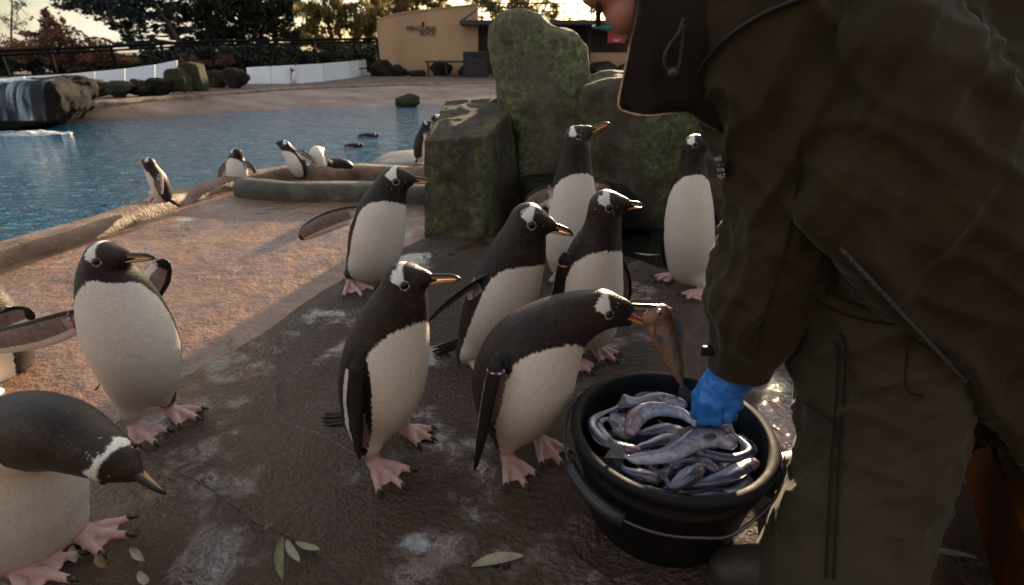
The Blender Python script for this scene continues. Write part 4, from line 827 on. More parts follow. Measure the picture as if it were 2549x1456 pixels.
    penguin('penguin with water beads leaning forward, long flipper trailing behind it, tail fanned on the floor', seed=6, back=0.02,
            spine=[(1176, 880, 0.0, 28), (1186, 850, 0, 42), (1215, 800, 0, 66), (1245, 745, 0, 80), (1268, 690, 0, 77), (1288, 635, 0, 66), (1303, 590, 0, 52)], head=(1314, 549, 0, 43), beak=(1429, 582, -0.03),
            front=(0.72, -0.66, -0.1), feet=[(1172, 905, 1215, 925), (1240, 885, 1285, 900)], nk=0.73, cs=0.06,
            flips=[dict(p=[(1212, 690, -0.06), (1165, 718, -0.06), (1115, 755, -0.04), (1070, 796, -0.02)], w=[17, 19, 15, 7], n=(0.55, -0.55, -0.6))],
            tail=((1148, 850, 0.03), (1074, 880, 0.03)))
    penguin('penguin leaning far forward with open bill taking a fish from the bucket, purple banded flipper', seed=7,
            spine=[(1286, 1028, 0.0, 66), (1292, 995, 0, 98), (1301, 950, 0, 121), (1325, 885, 0, 114), (1380, 822, 0, 80), (1438, 788, 0, 60)], head=(1498, 768, 0, 45), beak=(1686, 770, -0.02), opened=(1668, 832, -0.02),
            front=(0.78, -0.58, -0.25), feet=[(1262, 1150, 1308, 1214), (1338, 1100, 1396, 1158)], nk=0.67, cs=0.10, neckw=0.06,
            flips=[dict(p=[(1240, 900, -0.11), (1222, 960, -0.13), (1203, 1060, -0.13), (1182, 1165, -0.11)], w=[22, 25, 22, 8], n=(0.85, 0.5, 0.0))], band=(0, 0.16, 0.85, [PUR, CRM]))
    penguin('tall penguin stretching its neck with bill raised in front of the mossy rocks', seed=8,
            spine=[(1404, 645, 0.0, 36), (1408, 618, 0, 50), (1415, 570, 0, 58), (1424, 505, 0, 57), (1428, 450, 0, 47), (1432, 405, 0, 37), (1434, 370, 0, 32)], head=(1434, 343, 0, 28), beak=(1518, 303, -0.03),
            front=(0.30, -0.92, 0), feet=[(1386, 690, 1392, 712), (1432, 690, 1445, 708)], nk=0.70, cs=0.02,
            flips=[dict(p=[(1378, 478, 0), (1355, 488, 0), (1330, 500, 0.01), (1312, 512, 0.02)], w=[16, 22, 20, 9], n=(0.1, -0.95, 0.2)), dict(p=[(1478, 462, 0.03), (1500, 472, 0.04), (1522, 486, 0.05)], w=[12, 16, 8], n=(0, -0.95, 0.2))],
            tail=((1372, 640, 0.05), (1345, 632, 0.05)), band=(0, 0.08, 0.8, [PNK, RED, PNK]))
    penguin('penguin looking sideways behind the feeding one, yellow band on its lowered flipper', seed=9,
            spine=[(1478, 826, 0.0, 42), (1474, 790, 0, 62), (1469, 735, 0, 77), (1471, 685, 0, 75), (1483, 630, 0, 62), (1498, 575, 0, 44)], head=(1506, 512, 0, 38), beak=(1603, 511, -0.03),
            front=(0.52, -0.84, 0), feet=[(1476, 872, 1532, 902), (1432, 905, 1470, 930)], nk=0.67, cs=0.02, neckw=0.03,
            flips=[dict(p=[(1408, 640, -0.02), (1397, 672, -0.03), (1386, 720, -0.03), (1374, 765, -0.02)], w=[14, 15, 13, 6], n=(0.8, 0.55, 0.1)), dict(p=[(1542, 650, 0.05), (1552, 690, 0.06), (1556, 730, 0.06), (1552, 752, 0.06)], w=[12, 17, 14, 6], n=(-0.6, -0.8, 0.1))],
            band=(0, 0.22, 1.0, [YEL, RED, YEL]))
    penguin('slender necked penguin facing the camera beside the keeper sleeve', seed=10,
            spine=[(1718, 672, 0.0, 42), (1717, 642, 0, 56), (1714, 590, 0, 62), (1715, 525, 0, 58), (1718, 470, 0, 46), (1722, 425, 0, 32), (1725, 392, 0, 27)], head=(1728, 363, 0, 27), beak=(1800, 347, -0.06),
            front=(-0.05, -0.99, 0), feet=[(1678, 692, 1634, 702), (1745, 732, 1708, 748)], nk=0.76, cs=0.0,
            flips=[dict(p=[(1662, 560, 0.02), (1654, 600, 0.03), (1654, 640, 0.03), (1664, 665, 0.03)], w=[10, 13, 11, 5], n=(0.8, -0.5, 0)), dict(p=[(1768, 520, 0.0), (1774, 560, 0), (1772, 600, 0), (1766, 640, 0)], w=[12, 17, 14, 6], n=(-0.8, -0.5, 0))])
    # birds on and behind the pool kerb
    KG = 'penguins along the far pool kerb'
    far = dict(h=0.007, detail=False, group=KG)
    penguin('penguin in profile striding along the pool kerb with its bill towards the water', seed=11, **far,
            spine=[(410, 492, 0, 13), (403, 475, 0, 22), (393, 448, 0, 24), (382, 428, 0, 19), (375, 415, 0, 15)], head=(372, 404, 0, 12.5), beak=(336, 399, 0), front=(-0.85, -0.45, 0), feet=[(382, 500, 362, 505, 0.11), (402, 502, 385, 508, 0.11)], nk=0.83, cs=0.25,
            flips=[dict(p=[(397, 440, -0.09), (396, 460, -0.09), (400, 485, -0.08)], w=[7, 9, 4], n=(0.3, -0.9, 0))], tail=((418, 496, 0.02), (452, 514, 0.03)))
    penguin('penguin facing outwards from the water with both flippers held away', seed=12, **far, base=(590, 452, 0.02),
            spine=[(593, 452, 0, 20), (592, 436, 0, 26), (590, 415, 0, 25), (588, 398, 0, 19)], head=(589, 382, 0, 13), beak=(606, 380, -0.06), front=(0.1, -0.95, 0), nk=0.76,
            flips=[dict(p=[(568, 406, 0), (556, 422, 0), (546, 442, 0)], w=[6, 8, 4], n=(0.2, -0.95, 0)), dict(p=[(612, 406, 0), (624, 416, 0), (634, 428, 0)], w=[6, 8, 4], n=(-0.2, -0.95, 0))])
    penguin('penguin on the kerb with bill turned to the waterfall and flipper swung back', seed=13, **far, base=(742, 428, 0.05),
            spine=[(746, 428, 0, 17), (740, 412, 0, 22), (728, 390, 0, 20), (716, 374, 0, 15)], head=(709, 361, 0, 12), beak=(689, 357, -0.02), front=(-0.6, -0.7, 0), nk=0.77,
            flips=[dict(p=[(744, 378, 0.0), (760, 388, 0), (782, 403, 0)], w=[6, 8, 4], n=(0.2, -0.95, 0.2))])
    penguin('white bellied penguin preening with its head tucked out of sight', seed=14, **far, base=(792, 420, 0.05),
            spine=[(793, 420, 0, 16), (791, 405, 0, 19), (788, 388, 0, 18), (789, 377, 0.03, 13)], head=(798, 374, 0.10, 9), beak=(812, 384, 0.14), front=(-0.1, -0.98, 0), nk=0.95)
    penguin('penguin crouching low at the kerb edge with brown back showing', seed=15, **far, base=(845, 424, 0.09),
            spine=[(872, 414, 0.05, 8), (860, 411, 0.03, 13), (845, 409, 0, 14), (833, 407, -0.02, 11)], head=(827, 404, -0.03, 9), beak=(815, 414, -0.05), front=(-0.5, -0.3, -0.8), nk=0.82, cs=0.5)
    penguin('penguin seen from behind on the pale ramp beside the square mossy block', seed=16, **far,
            spine=[(1049, 392, 0, 10), (1048, 376, 0, 17), (1050, 352, 0, 17), (1055, 332, 0, 13), (1059, 321, 0, 10)], head=(1060, 311, 0, 9), beak=(1080, 301, 0.03), front=(0.92, 0.05, 0), feet=[(1044, 398, 1058, 399, 0.12), (1054, 396, 1066, 397, 0.12)], nk=0.83, cs=0.25, tail=((1040, 393, 0), (1033, 406, -0.02)),
            flips=[dict(p=[(1060, 335, -0.08), (1064, 350, -0.08), (1064, 372, -0.06)], w=[5, 7, 3], n=(0.4, -0.9, 0))])
    penguin('penguin whose pale face peers over the edge of the square mossy block', seed=17, **far, base=(1094, 392, 0.12),
            spine=[(1094, 380, 0, 14), (1093, 355, 0, 18), (1090, 328, 0, 15), (1088, 308, 0, 10)], head=(1087, 293, 0, 8.5), beak=(1073, 297, -0.03), front=(-0.4, -0.8, 0), nk=0.69, headw=1.5)
    SG = 'penguins swimming in the pool'
    for (x, y, L, d, lab) in ((915, 338, 24, 1, 'dark penguin swimming flat in the pool, the one farther from the kerb'), (878, 363, 20, 1, 'dark penguin swimming flat in the pool, the one nearer the kerb')):
        penguin(lab, seed=20 + x, h=0.008, detail=False, group=SG, base=(x, y + 2, -0.06),
                spine=[(x - L, y + 1, 0, 2.5), (x - L * 0.5, y, 0, 5), (x, y, 0, 6.5), (x + L * 0.5, y - 0.5, 0, 5)], head=(x + L * 0.85, y - 2, 0, 5), beak=(x + L * 1.4, y - 2, 0), front=(0.0, -0.1, -1), nk=0.85, cs=0.4)
    penguin('tiny upright penguin against the white barrier boards on the far bank', seed=31, h=0.010, detail=False, group='penguins on the far bank', base=(729, 212, 0.20),
            spine=[(730, 207, 0, 5), (731, 198, 0, 7), (731, 186, 0, 6.5), (729, 178, 0, 4.5)], head=(727, 173, 0, 3.6), beak=(722, 169, 0), front=(0.8, -0.4, 0), nk=0.8, cs=0.0)
    penguin('tiny penguin lying before the green boulder under the tan hut wall', seed=32, h=0.012, detail=False, group='penguins on the far bank', base=(1525, 190, 0.20),
            spine=[(1520, 186, 0, 4), (1524, 184, 0, 6), (1530, 183, 0, 6)], head=(1518, 179, 0, 4), beak=(1510, 180, 0), front=(0.3, -0.9, 0), nk=0.9, cs=-0.2)
# ------------------------------------------------------------------ bucket and fish
BC = np.array([0.375, 0.985, 0.0]); BR, BRB, BH = 0.222, 0.172, 0.262
def bucket():
    M_B = noise_mat('black_bucket_plastic', [(0.3, (0.006, 0.006, 0.007)), (0.7, (0.013, 0.013, 0.014))], 14, 0.42, 0.15, 120, 0.002, spec=0.22, rr=(0.55, 0.75))
    root = empty('bucket', BC, 'large black plastic bucket full of silver fish with wire handle lowered', 'bucket')
    prof_ = [(0.0, 0.012), (BRB - 0.012, 0.012), (BRB - 0.003, 0.02), (BR - 0.012, BH - 0.03), (BR - 0.010, BH - 0.004), (BR - 0.004, BH), (BR + 0.010, BH), (BR + 0.014, BH - 0.006), (BR + 0.012, BH - 0.020), (BR + 0.000, BH - 0.023), (BR - 0.004, BH - 0.052), (BR + 0.002, BH - 0.055), (BR + 0.001, BH - 0.066), (BR - 0.007, BH - 0.070), (BRB + 0.006, 0.01), (BRB, 0.0), (0.0, 0.0)]
    m = 96; a = np.linspace(0, 2 * math.pi, m, endpoint=False); rings = []
    for r, z in prof_:
        rr = np.full(m, max(r, 0.001)); zz = np.full(m, z)
        if z > BH - 0.05:                               # pouring lip
            w = np.exp(-((a - 0.95) / 0.13) ** 2); rr = rr + 0.022 * w; zz = zz - 0.012 * w
        rings.append(np.column_stack([BC[0] + rr * np.cos(a), BC[1] + rr * np.sin(a), zz]))
    V, F = loft(rings, False); body = mk('body', V, F, M_B, root)
    M_WIRE = plain('bucket_wire', (0.10, 0.10, 0.105), 0.35, 0.8); M_GRIP = noise_mat('grip_plastic', [(0.3, (0.014, 0.016, 0.020)), (0.7, (0.028, 0.031, 0.038))], 30, 0.35, 0.1, 90)
    a0, a1 = math.radians(152), math.radians(332)
    def bail(t):
        ph = a0 + (a1 - a0) * t; rr = BR + 0.022 + 0.012 * math.sin(math.pi * t); z = BH - 0.012 - 0.060 * math.sin(math.pi * t) ** 0.8 - 0.012 * math.exp(-((t - 0.72) / 0.05) ** 2); return np.array([BC[0] + rr * math.cos(ph), BC[1] + rr * math.sin(ph), z])
    pts = [bail(t) for t in np.linspace(0, 1, 60)]; ha = mk('handle', *tube(pts, 0.0036, 8), M_WIRE, root)
    mk('grip', *tube([bail(t) for t in np.linspace(0.24, 0.46, 12)], 0.0155, 14), M_GRIP, ha)
    for ph in (a0, a1):
        c = np.array([BC[0] + (BR + 0.016) * math.cos(ph), BC[1] + (BR + 0.016) * math.sin(ph), BH - 0.012]); tn = np.array([-math.sin(ph), math.cos(ph), 0])
        q = [c + tn * 0.022 * math.cos(b) + np.array([0, 0, 0.014 * math.sin(b)]) for b in np.linspace(0, 2 * math.pi, 13)]; mk('ear', *tube(q, 0.0036, 6), M_WIRE, root)
M_FISH = paint_mat('fish_skin', rough=0.2, bump=0.3, bscale=420, bdist=0.002, var=0.4, vscale=70, spec=0.7, stretch=(1, 1, 1), coat=0.5)
M_FEYE = plain('fish_eye', (0.02, 0.018, 0.02), 0.08); M_FIRIS = plain('fish_iris', (0.45, 0.45, 0.42), 0.25, 0.4)
FG = 'fish heaped in the bucket'
def fish(label, pts, r, seed=0, tint=(0.070, 0.076, 0.130), group=FG, head_end=-1, up=(0, 0, 1), tail_end=True, belly=(0.46, 0.49, 0.62), roll=0.5, cat='fish', skin=None):
    """pts world, tail first, head last; r max half height"""
    P = crom(np.array(pts, float), 8); n = len(P); t = np.linspace(0, 1, n)
    rp = r * np.interp(t, [0, 0.06, 0.3, 0.62, 0.80, 0.92, 0.98, 1], [0.14, 0.17, 0.58, 0.98, 1.0, 0.82, 0.50, 0.10])
    T, Nn, B = frames(P, up); a = np.linspace(0, 2 * math.pi, 16, endpoint=False); rings = []; cols = []; rs = np.random.RandomState(seed)
    for i in range(n):
        U = Nn[i] * math.cos(roll) + B[i] * math.sin(roll); S_ = np.cross(T[i], U)
        rings.append(P[i] + rp[i] * (np.outer(np.cos(a), U) * 1.0 + np.outer(np.sin(a), S_) * 0.66))
        for x in np.cos(a):
            m_ = np.clip(0.75 - x * 1.3, 0, 1); c = np.array(tint) * (1 - m_) + np.array(belly) * m_
            if 0.775 < t[i] < 0.81 or t[i] > 0.985: c = c * 0.35
            if t[i] > 0.79: c = c * 0.55 + np.array([0.16, 0.085, 0.09])
            cols.append(c * rs.uniform(0.8, 1.15))
    V, F = loft(rings); V = V + (fbm(V * 60 + seed, 2)[:, None] - 0.5) * r * 0.12
    root = empty('fish', P[n // 2], label, cat, group); mk('body', V, F, skin or M_FISH, root, np.array(cols))
    fin = plain_fin; U0 = Nn[0] * math.cos(roll) + B[0] * math.sin(roll)
    if tail_end:
        b0 = P[0]; d = nrm(P[0] - P[2]); S0 = np.cross(T[0], U0) * 0.0012; L = r * 1.7
        o = [b0 - d * r * 0.2 + U0 * r * 0.22, b0 + d * L + U0 * r * 0.95, b0 + d * L * 0.72, b0 + d * L - U0 * r * 0.95, b0 - d * r * 0.2 - U0 * r * 0.22]; V = np.array([q + S0 for q in o] + [q - S0 for q in o]); F = [(0, 1, 2, 3, 4), (9, 8, 7, 6, 5)] + [(k, (k + 1) % 5 + 0, (k + 1) % 5 + 5, k + 5)[::-1] for k in range(5)]; mk('tail_fin', V, F, fin, root, smooth=False)
    i0, i1 = int(n * 0.40), int(n * 0.70); rows = []
    for i in range(i0, i1 + 1):
        U = Nn[i] * math.cos(roll) + B[i] * math.sin(roll); hgt = rp[i] * (1 + 0.35 * math.sin(math.pi * (i - i0) / max(1, i1 - i0))); S_ = np.cross(T[i], U) * 0.001
        rows.append(np.array([P[i] + U * rp[i] * 0.9 + S_, P[i] + U * hgt + S_ * 0.3, P[i] + U * hgt - S_ * 0.3, P[i] + U * rp[i] * 0.9 - S_]))
    mk('dorsal_fin', *loft(rows), fin, root, smooth=False)
    i = int(n * 0.90); U = Nn[i] * math.cos(roll) + B[i] * math.sin(roll); S_ = np.cross(T[i], U)
    for sg in (1, -1):
        c = P[i] + U * rp[i] * 0.30 + S_ * sg * rp[i] * 0.47; mk('eye', *sphere(c, r * 0.215, 14, 10), M_FIRIS, root); mk('pupil', *sphere(c + S_ * sg * r * 0.105, r * 0.135, 12, 8), M_FEYE, root)
    for sg in (1, -1):                                  # pectoral fins behind the gill cover
        j = int(n * 0.74); U = Nn[j] * math.cos(roll) + B[j] * math.sin(roll); S_ = np.cross(T[j], U); c = P[j] + S_ * sg * rp[j] * 0.60 - U * rp[j] * 0.25; tp = c - T[j] * r * 1.5 - U * r * 0.35 + S_ * sg * r * 0.18
        mk('pectoral_fin', *blade(c, tp, r * 0.26, r * 0.03, S_), fin, root, smooth=False)
    return root
plain_fin = noise_mat('fin_membrane', [(0.3, (0.05, 0.05, 0.06)), (0.7, (0.16, 0.15, 0.16))], 90, 0.4, 0.3, 300)
def fishes():
    L = [([(1533, 958), (1549, 988), (1585, 1004), (1644, 996), (1712, 1010)], 0.205, 21, 'fish lying along the back of the bucket with its tail turned up'),
         ([(1740, 1078), (1722, 1048), (1687, 1026), (1623, 1018), (1583, 1040), (1565, 1084)], 0.215, 22, 'fish arched like a bridge over two fish heads'),
         ([(1476, 975), (1472, 1045), (1496, 1092), (1544, 1114), (1600, 1124)], 0.205, 20, 'fish curving down the left wall of the bucket'),
         ([(1520, 1154), (1581, 1142), (1666, 1130), (1729, 1094), (1786, 1088), (1832, 1112)], 0.235, 27, 'largest fish lying across the top of the heap'),
         ([(1652, 1236), (1675, 1212), (1710, 1186), (1744, 1164)], 0.225, 26, 'fish pointing its silvery head upwards at the near rim'),
         ([(1700, 1228), (1735, 1206), (1793, 1193), (1846, 1168), (1890, 1146)], 0.215, 25, 'fish lying against the rim below the right handle ear'),
         ([(1880, 1072), (1866, 1118), (1822, 1140), (1756, 1130), (1720, 1112)], 0.215, 17, 'thin fish with its tail raised behind the largest fish'),
         ([(1520, 1160), (1560, 1172), (1600, 1182), (1650, 1196)], 0.195, 20, 'bluish fish tucked under the tail of the largest fish'),
         ([(1570, 1078), (1607, 1077), (1655, 1069), (1712, 1080)], 0.200, 22, 'fish head with round eye under the arched fish'),
         ([(1520, 995), (1528, 1030), (1545, 1060), (1575, 1086)], 0.195, 21, 'bluish fish bent along the back left wall'),
         ([(1690, 1152), (1720, 1148), (1755, 1154), (1792, 1176)], 0.200, 19, 'small fish showing between the largest fish and the near rim'),
         ([(1690, 1236), (1730, 1230), (1772, 1226), (1818, 1232)], 0.190, 17, 'reddish fish half buried at the near rim'),
         ([(1790, 1232), (1820, 1222), (1845, 1210), (1882, 1192)], 0.190, 17, 'fish wedged under the one at the right handle ear'),
         ([(1700, 1040), (1740, 1056), (1793, 1066), (1835, 1056)], 0.190, 21, 'dark fish under the gloved hand'),
         ([(1560, 1120), (1610, 1108), (1660, 1094), (1705, 1092)], 0.205, 20, 'second fish head lying just behind the largest fish'),
         ([(1560, 1015), (1600, 985), (1640, 962), (1662, 950)], 0.185, 16, 'fish deep at the back wall of the bucket'),
         ([(1540, 1186), (1585, 1208), (1620, 1222), (1665, 1230)], 0.180, 17, 'fish pressed against the near left rim'),
         ([(1500, 1010), (1492, 1050), (1510, 1090), (1540, 1118)], 0.185, 15, 'thin fish standing beside the left wall'),
         ([(1860, 1060), (1880, 1090), (1880, 1130), (1862, 1170)], 0.180, 17, 'fish curled along the right wall of the bucket'),
         ([(1620, 1200), (1660, 1180), (1690, 1160), (1720, 1150)], 0.175, 19, 'fish in the lower layer below the near heads')]
    for i, (p, z, r, lab) in enumerate(L):
        W = [gnd(x, y, z + 0.020 + 0.006 * math.sin(k * 2 + i)) for k, (x, y) in enumerate(p)]
        W = np.array(W)
        for j_, w in enumerate(W):                      # keep inside the wall
            d = w[:2] - BC[:2]; l = np.linalg.norm(d); rmax = BRB + (BR - BRB) * w[2] / BH - (0.062 if j_ == 0 else 0.026)
            if l > rmax: w[:2] = BC[:2] + d * rmax / l
        fish(lab, W, 1.08 * r * mpx(W[len(W) // 2]), 100 + i, roll=1.2 if i % 3 else -1.1)
    rs = np.random.RandomState(9); parts = []
    for k in range(26):                                 # lower layers
        a, rr = rs.uniform(0, 6.28), 0.15 * math.sqrt(rs.rand()); c = BC + [rr * math.cos(a), rr * math.sin(a), rs.uniform(0.10, 0.165)]; th = rs.uniform(0, 6.28); d = np.array([math.cos(th), math.sin(th), 0]) * 0.05
        parts.append(tube(crom([c - d, c + [0, 0, 0.01], c + d], 4), 0.022 * np.array([0.3, 0.7, 0.9, 1, 1, 0.95, 0.85, 0.6, 0.25]), 10))
    V, F = join(*parts); tag(mk('fish_heap', V, F, M_FISH, col=np.tile([0.10, 0.11, 0.14], (len(V), 1))), 'lower layers of silver fish filling the bucket', 'fish', kind='stuff')
    Yf = 1.17; W = [at(1700, 968, Yf), at(1688, 930, Yf), at(1672, 880, Yf), at(1652, 825, Yf), at(1634, 785, Yf), at(1624, 768, Yf)]
    fish('brown fish hanging from the open bill of the leaning penguin', W, 37 * mpx(W[2]), 300, (0.13, 0.052, 0.022), None, up=(1, 0, 0.3), belly=(0.42, 0.22, 0.11), roll=0.0, skin=paint_mat('brown_fish_skin', rough=0.42, bump=0.4, bscale=300, bdist=0.003, var=0.45, vscale=60, spec=0.35, stretch=(1, 1, 0.3)))

# ------------------------------------------------------------------ keeper
def fabric(name, c, rough=0.75, sheen=0.15, bump=0.25):
    m, nt, b = newmat(name); g = nt.nodes.new('ShaderNodeNewGeometry'); n = N(nt, 'ShaderNodeTexNoise', Scale=7.0, Detail=6.0, Roughness=0.65); nt.links.new(g.outputs['Position'], n.inputs['Vector'])
    r = ramp(nt, n.outputs['Fac'], [(0.3, tuple(0.75 * np.array(c))), (0.7, tuple(1.2 * np.array(c)))]); nt.links.new(r.outputs[0], b.inputs['Base Color']); b.inputs['Roughness'].default_value = rough; b.inputs['Sheen Weight'].default_value = sheen; b.inputs['Sheen Roughness'].default_value = 0.4; b.inputs['Specular IOR Level'].default_value = 0.18
    n2 = N(nt, 'ShaderNodeTexNoise', Scale=420.0, Detail=2.0); nt.links.new(g.outputs['Position'], n2.inputs['Vector']); n3 = N(nt, 'ShaderNodeTexNoise', Scale=16.0, Detail=4.0); nt.links.new(g.outputs['Position'], n3.inputs['Vector'])
    b3 = N(nt, 'ShaderNodeBump', Strength=0.25, Distance=0.02); nt.links.new(n3.outputs['Fac'], b3.inputs['Height'])
    bp = N(nt, 'ShaderNodeBump', Strength=bump, Distance=0.002); nt.links.new(n2.outputs['Fac'], bp.inputs['Height']); nt.links.new(b3.outputs[0], bp.inputs['Normal']); nt.links.new(bp.outputs[0], b.inputs['Normal']); return m
def folds(V, F, specs, fade=None):
    """specs: (direction along the fold, spacing m, depth m, seed, power)"""
    Nn = vnormals(V, F); d = np.zeros(len(V))
    for u, sp_, dep, seed, pw in specs:
        u = nrm(u); a = nrm(np.cross(u, [0.31, 0.9, 0.2])); b = np.cross(u, a)
        Q = np.column_stack([V @ a, V @ b, V @ u * 0.13]) / sp_; Q += 0.35 * (vnoise(V * 9 + seed)[:, None] - 0.5) * np.array([1, 1, 0])
        n = fbm(Q + seed, 2); rg = 1 - np.abs(2 * n - 1); d += dep * (rg ** pw - 0.3)
    return V + Nn * (d if fade is None else d * fade)[:, None]
def keeper():
    M_J = fabric('olive_jacket', (0.038, 0.0285, 0.0135)); M_T = fabric('olive_trousers', (0.050, 0.040, 0.024), 0.8); M_C = fabric('dark_collar_lining', (0.018, 0.0125, 0.010), 0.8, 0.1)
    M_BOOT = noise_mat('boot_leather', [(0.3, (0.020, 0.015, 0.012)), (0.7, (0.05, 0.04, 0.034))], 14, 0.5, 0.4, 160, 0.003)
    M_SKIN, nt, b = newmat('keeper_skin'); b.inputs['Base Color'].default_value = (0.46, 0.20, 0.15, 1); b.inputs['Roughness'].default_value = 0.5; b.inputs['Subsurface Weight'].default_value = 0.15; b.inputs['Subsurface Radius'].default_value = (0.02, 0.008, 0.004)
    g = nt.nodes.new('ShaderNodeNewGeometry'); n_ = N(nt, 'ShaderNodeTexNoise', Scale=260.0, Detail=3.0); nt.links.new(g.outputs['Position'], n_.inputs['Vector']); bp = N(nt, 'ShaderNodeBump', Strength=0.25, Distance=0.003); nt.links.new(n_.outputs['Fac'], bp.inputs['Height']); nt.links.new(bp.outputs[0], b.inputs['Normal'])
    M_BLACK = plain('black_trim', (0.012, 0.011, 0.011), 0.4); M_ZIP = plain('zip_teeth', (0.10, 0.10, 0.12), 0.35, 0.6)
    root = empty('person', gnd(2080, 1400), 'zoo keeper in olive waterproofs bending over the bucket with blue glove', 'person')
    def chain(px, k=6):
        W = np.array([at(x, y, Y) for x, y, r, Y in px]); R = np.array([r * mpx(w) * wide(x) for (x, y, r, Y), w in zip(px, W)]); Q = crom(np.column_stack([W, R]), k); return Q[:, :3], Q[:, 3]
    # --- jacket: sleeve + torso
    sl = chain([(1900, -170, 175, 0.98), (1890, 0, 172, 0.97), (1906, 150, 168, 0.96), (1936, 300, 150, 0.96), (1950, 450, 146, 0.96), (1936, 600, 146, 0.97), (1893, 700, 128, 0.98), (1868, 800, 106, 0.99), (1848, 880, 80, 1.0), (1838, 925, 66, 1.0)])
    sl[1][:] *= 1.02
    to = chain([(1960, -120, 260, 1.20), (2080, 60, 300, 1.17), (2260, 260, 360, 1.13), (2450, 480, 420, 1.08), (2680, 760, 460, 1.02), (2900, 1000, 460, 0.98)])
    sd = SDF((-0.02, 0.42, 0.25), (1.62, 1.60, 1.62), 0.0078)
    sd.chain(to[0] + np.array([0.0, 0.04, 0.03]), to[1] * 1.28, k=0.03)
    h0, h1 = at(2040, 575, 0.84), at(2560, 1128, 0.80); nn = np.cross(h1 - h0, np.array([0.10, 1, -0.25])); nn = nn if nn[2] < 0 else -nn
    # hang the flap: a thick curtain of cloth below the torso down to the hem line
    for t in np.linspace(0, 1.6, 15):
        e = h0 + (h1 - h0) * t; sd.cone(e + np.array([0.05, 0.06, 0.26]), e + np.array([0.0, 0.02, -0.03]), 0.09, 0.05, 0.05)
    sd.cut(h0, nn); keep = sd.F.copy(); sd.F[:] = 1.0; sd.chain(sl[0], sl[1] * 0.97, k=0.01); sd.cut(sl[0][-1], sl[0][-1] - sl[0][-5]); hh_ = np.maximum(0.02 - np.abs(sd.F - keep), 0) / 0.02; sd.F = np.minimum(sd.F, keep) - hh_ * hh_ * 0.005
    sl_end = sl[0][-1]; ax = nrm(sl[0][-1] - sl[0][-4])
    V, F = sd.mesh(); V = relax(V, F, 2)
    V = folds(V, F, [(nrm(at(1800, 700, 0.9) - at(2000, 300, 0.9)), 0.085, 0.020, 3, 4.0), ((0.75, 0.1, -0.65), 0.13, 0.020, 8, 3.0), ((0.88, 0.1, -0.42), 0.065, 0.012, 14, 5.0), ((-0.35, 0.1, -0.93), 0.055, 0.009, 27, 5.0)], np.clip(np.linalg.norm(V - sl[0][-1], axis=1) / 0.22, 0.12, 1))
    V = relax(V, F, 1, 0.3); jk = mk('jacket', V, F, M_J, root)
    # cuff tab
    bevelled('cuff_strap', slabbox(at(1746, 873, 0.985), at(1806, 872, 0.985), 0.012, at(1744, 885, 0.985)[2], at(1744, 862, 0.985)[2]), M_BLACK, jk, 0.003)
    # seam piping over the shoulder, laid on the cloth
    def on_cloth(px, py, lift=0.004):
        o = np.array([0, 0, HC]); r = nrm(ray(px, py)); w = V - o; t = w @ r; dist = np.linalg.norm(w - t[:, None] * r, axis=1); c = dist < 0.012
        if not c.any(): c = dist < dist.min() + 0.004
        return o + r * (t[c].min() - lift)
    for pts in ([(2050, -20), (1950, 12), (1880, 45), (1810, 92), (1765, 140), (1738, 178), (1728, 205)],):
        mk('seam_piping', *tube(crom([on_cloth(*p) for p in pts], 8), 0.0042, 8), M_BLACK, jk)
    for pts in ([(2000, 330), (1985, 450), (1960, 600), (1925, 720), (1895, 830), (1885, 900)],):
        mk('sleeve_seam', *tube(crom([on_cloth(*p, 0.0015) for p in pts], 8), 0.0022, 6), M_C, jk)
    # zip along the hem
    for t in np.linspace(0.08, 0.80, 62):
        px, py = 2055 + (2480 - 2055) * t, 592 + (1045 - 592) * t; p = on_cloth(px + 6, py - 8, 0.002); mk('zip_tooth', *box(p - [0.0026, 0.003, 0.0026], p + [0.0026, 0.003, 0.0026]), M_ZIP, jk, smooth=False)
    # sleeve label
    lab = np.array([on_cloth(x, y, 0.003) for x, y in ((1774, 388), (1796, 384), (1806, 440), (1786, 446))]); lv = np.concatenate([lab, lab + [0, 0.004, 0]])
    lp = mk('sleeve_label', lv, [(3, 2, 1, 0), (4, 5, 6, 7), (0, 1, 5, 4), (1, 2, 6, 5), (2, 3, 7, 6), (3, 0, 4, 7)], M_BLACK, jk, smooth=False)
    def lettering(body, u, v, hgt, mat_):
        c = bpy.data.curves.new('lettering', 'FONT'); c.body = body; o = bpy.data.objects.new('tmp', c); COL.objects.link(o); bpy.context.view_layer.update(); me = o.to_mesh(); W = np.array([q.co[:] for q in me.vertices]); FF = [tuple(p.vertices) for p in me.polygons]; o.to_mesh_clear(); bpy.data.objects.remove(o)
        W = W - W.min(0); W = W / W.max(0)[[0, 1, 1]]; ex = lab[1] - lab[0]; ey = lab[3] - lab[0]; q = lab[0] + np.outer(u + W[:, 0] * (0.92 - u), ex) + np.outer(v - W[:, 1] * hgt, ey) - np.array([0, 0.0015, 0]); mk('lettering', q, FF, mat_, lp, smooth=False)
    WH = plain('label_white', (0.75, 0.75, 0.75), 0.5); RD = plain('label_red', (0.6, 0.08, 0.06), 0.5)
    lettering('THENTIC', 0.06, 0.24, 0.16, WH); lettering('TECH', 0.16, 0.47, 0.14, RD); lettering('TECTION', 0.10, 0.68, 0.13, WH); lettering('HI-T', 0.1, 0.97, 0.2, WH)
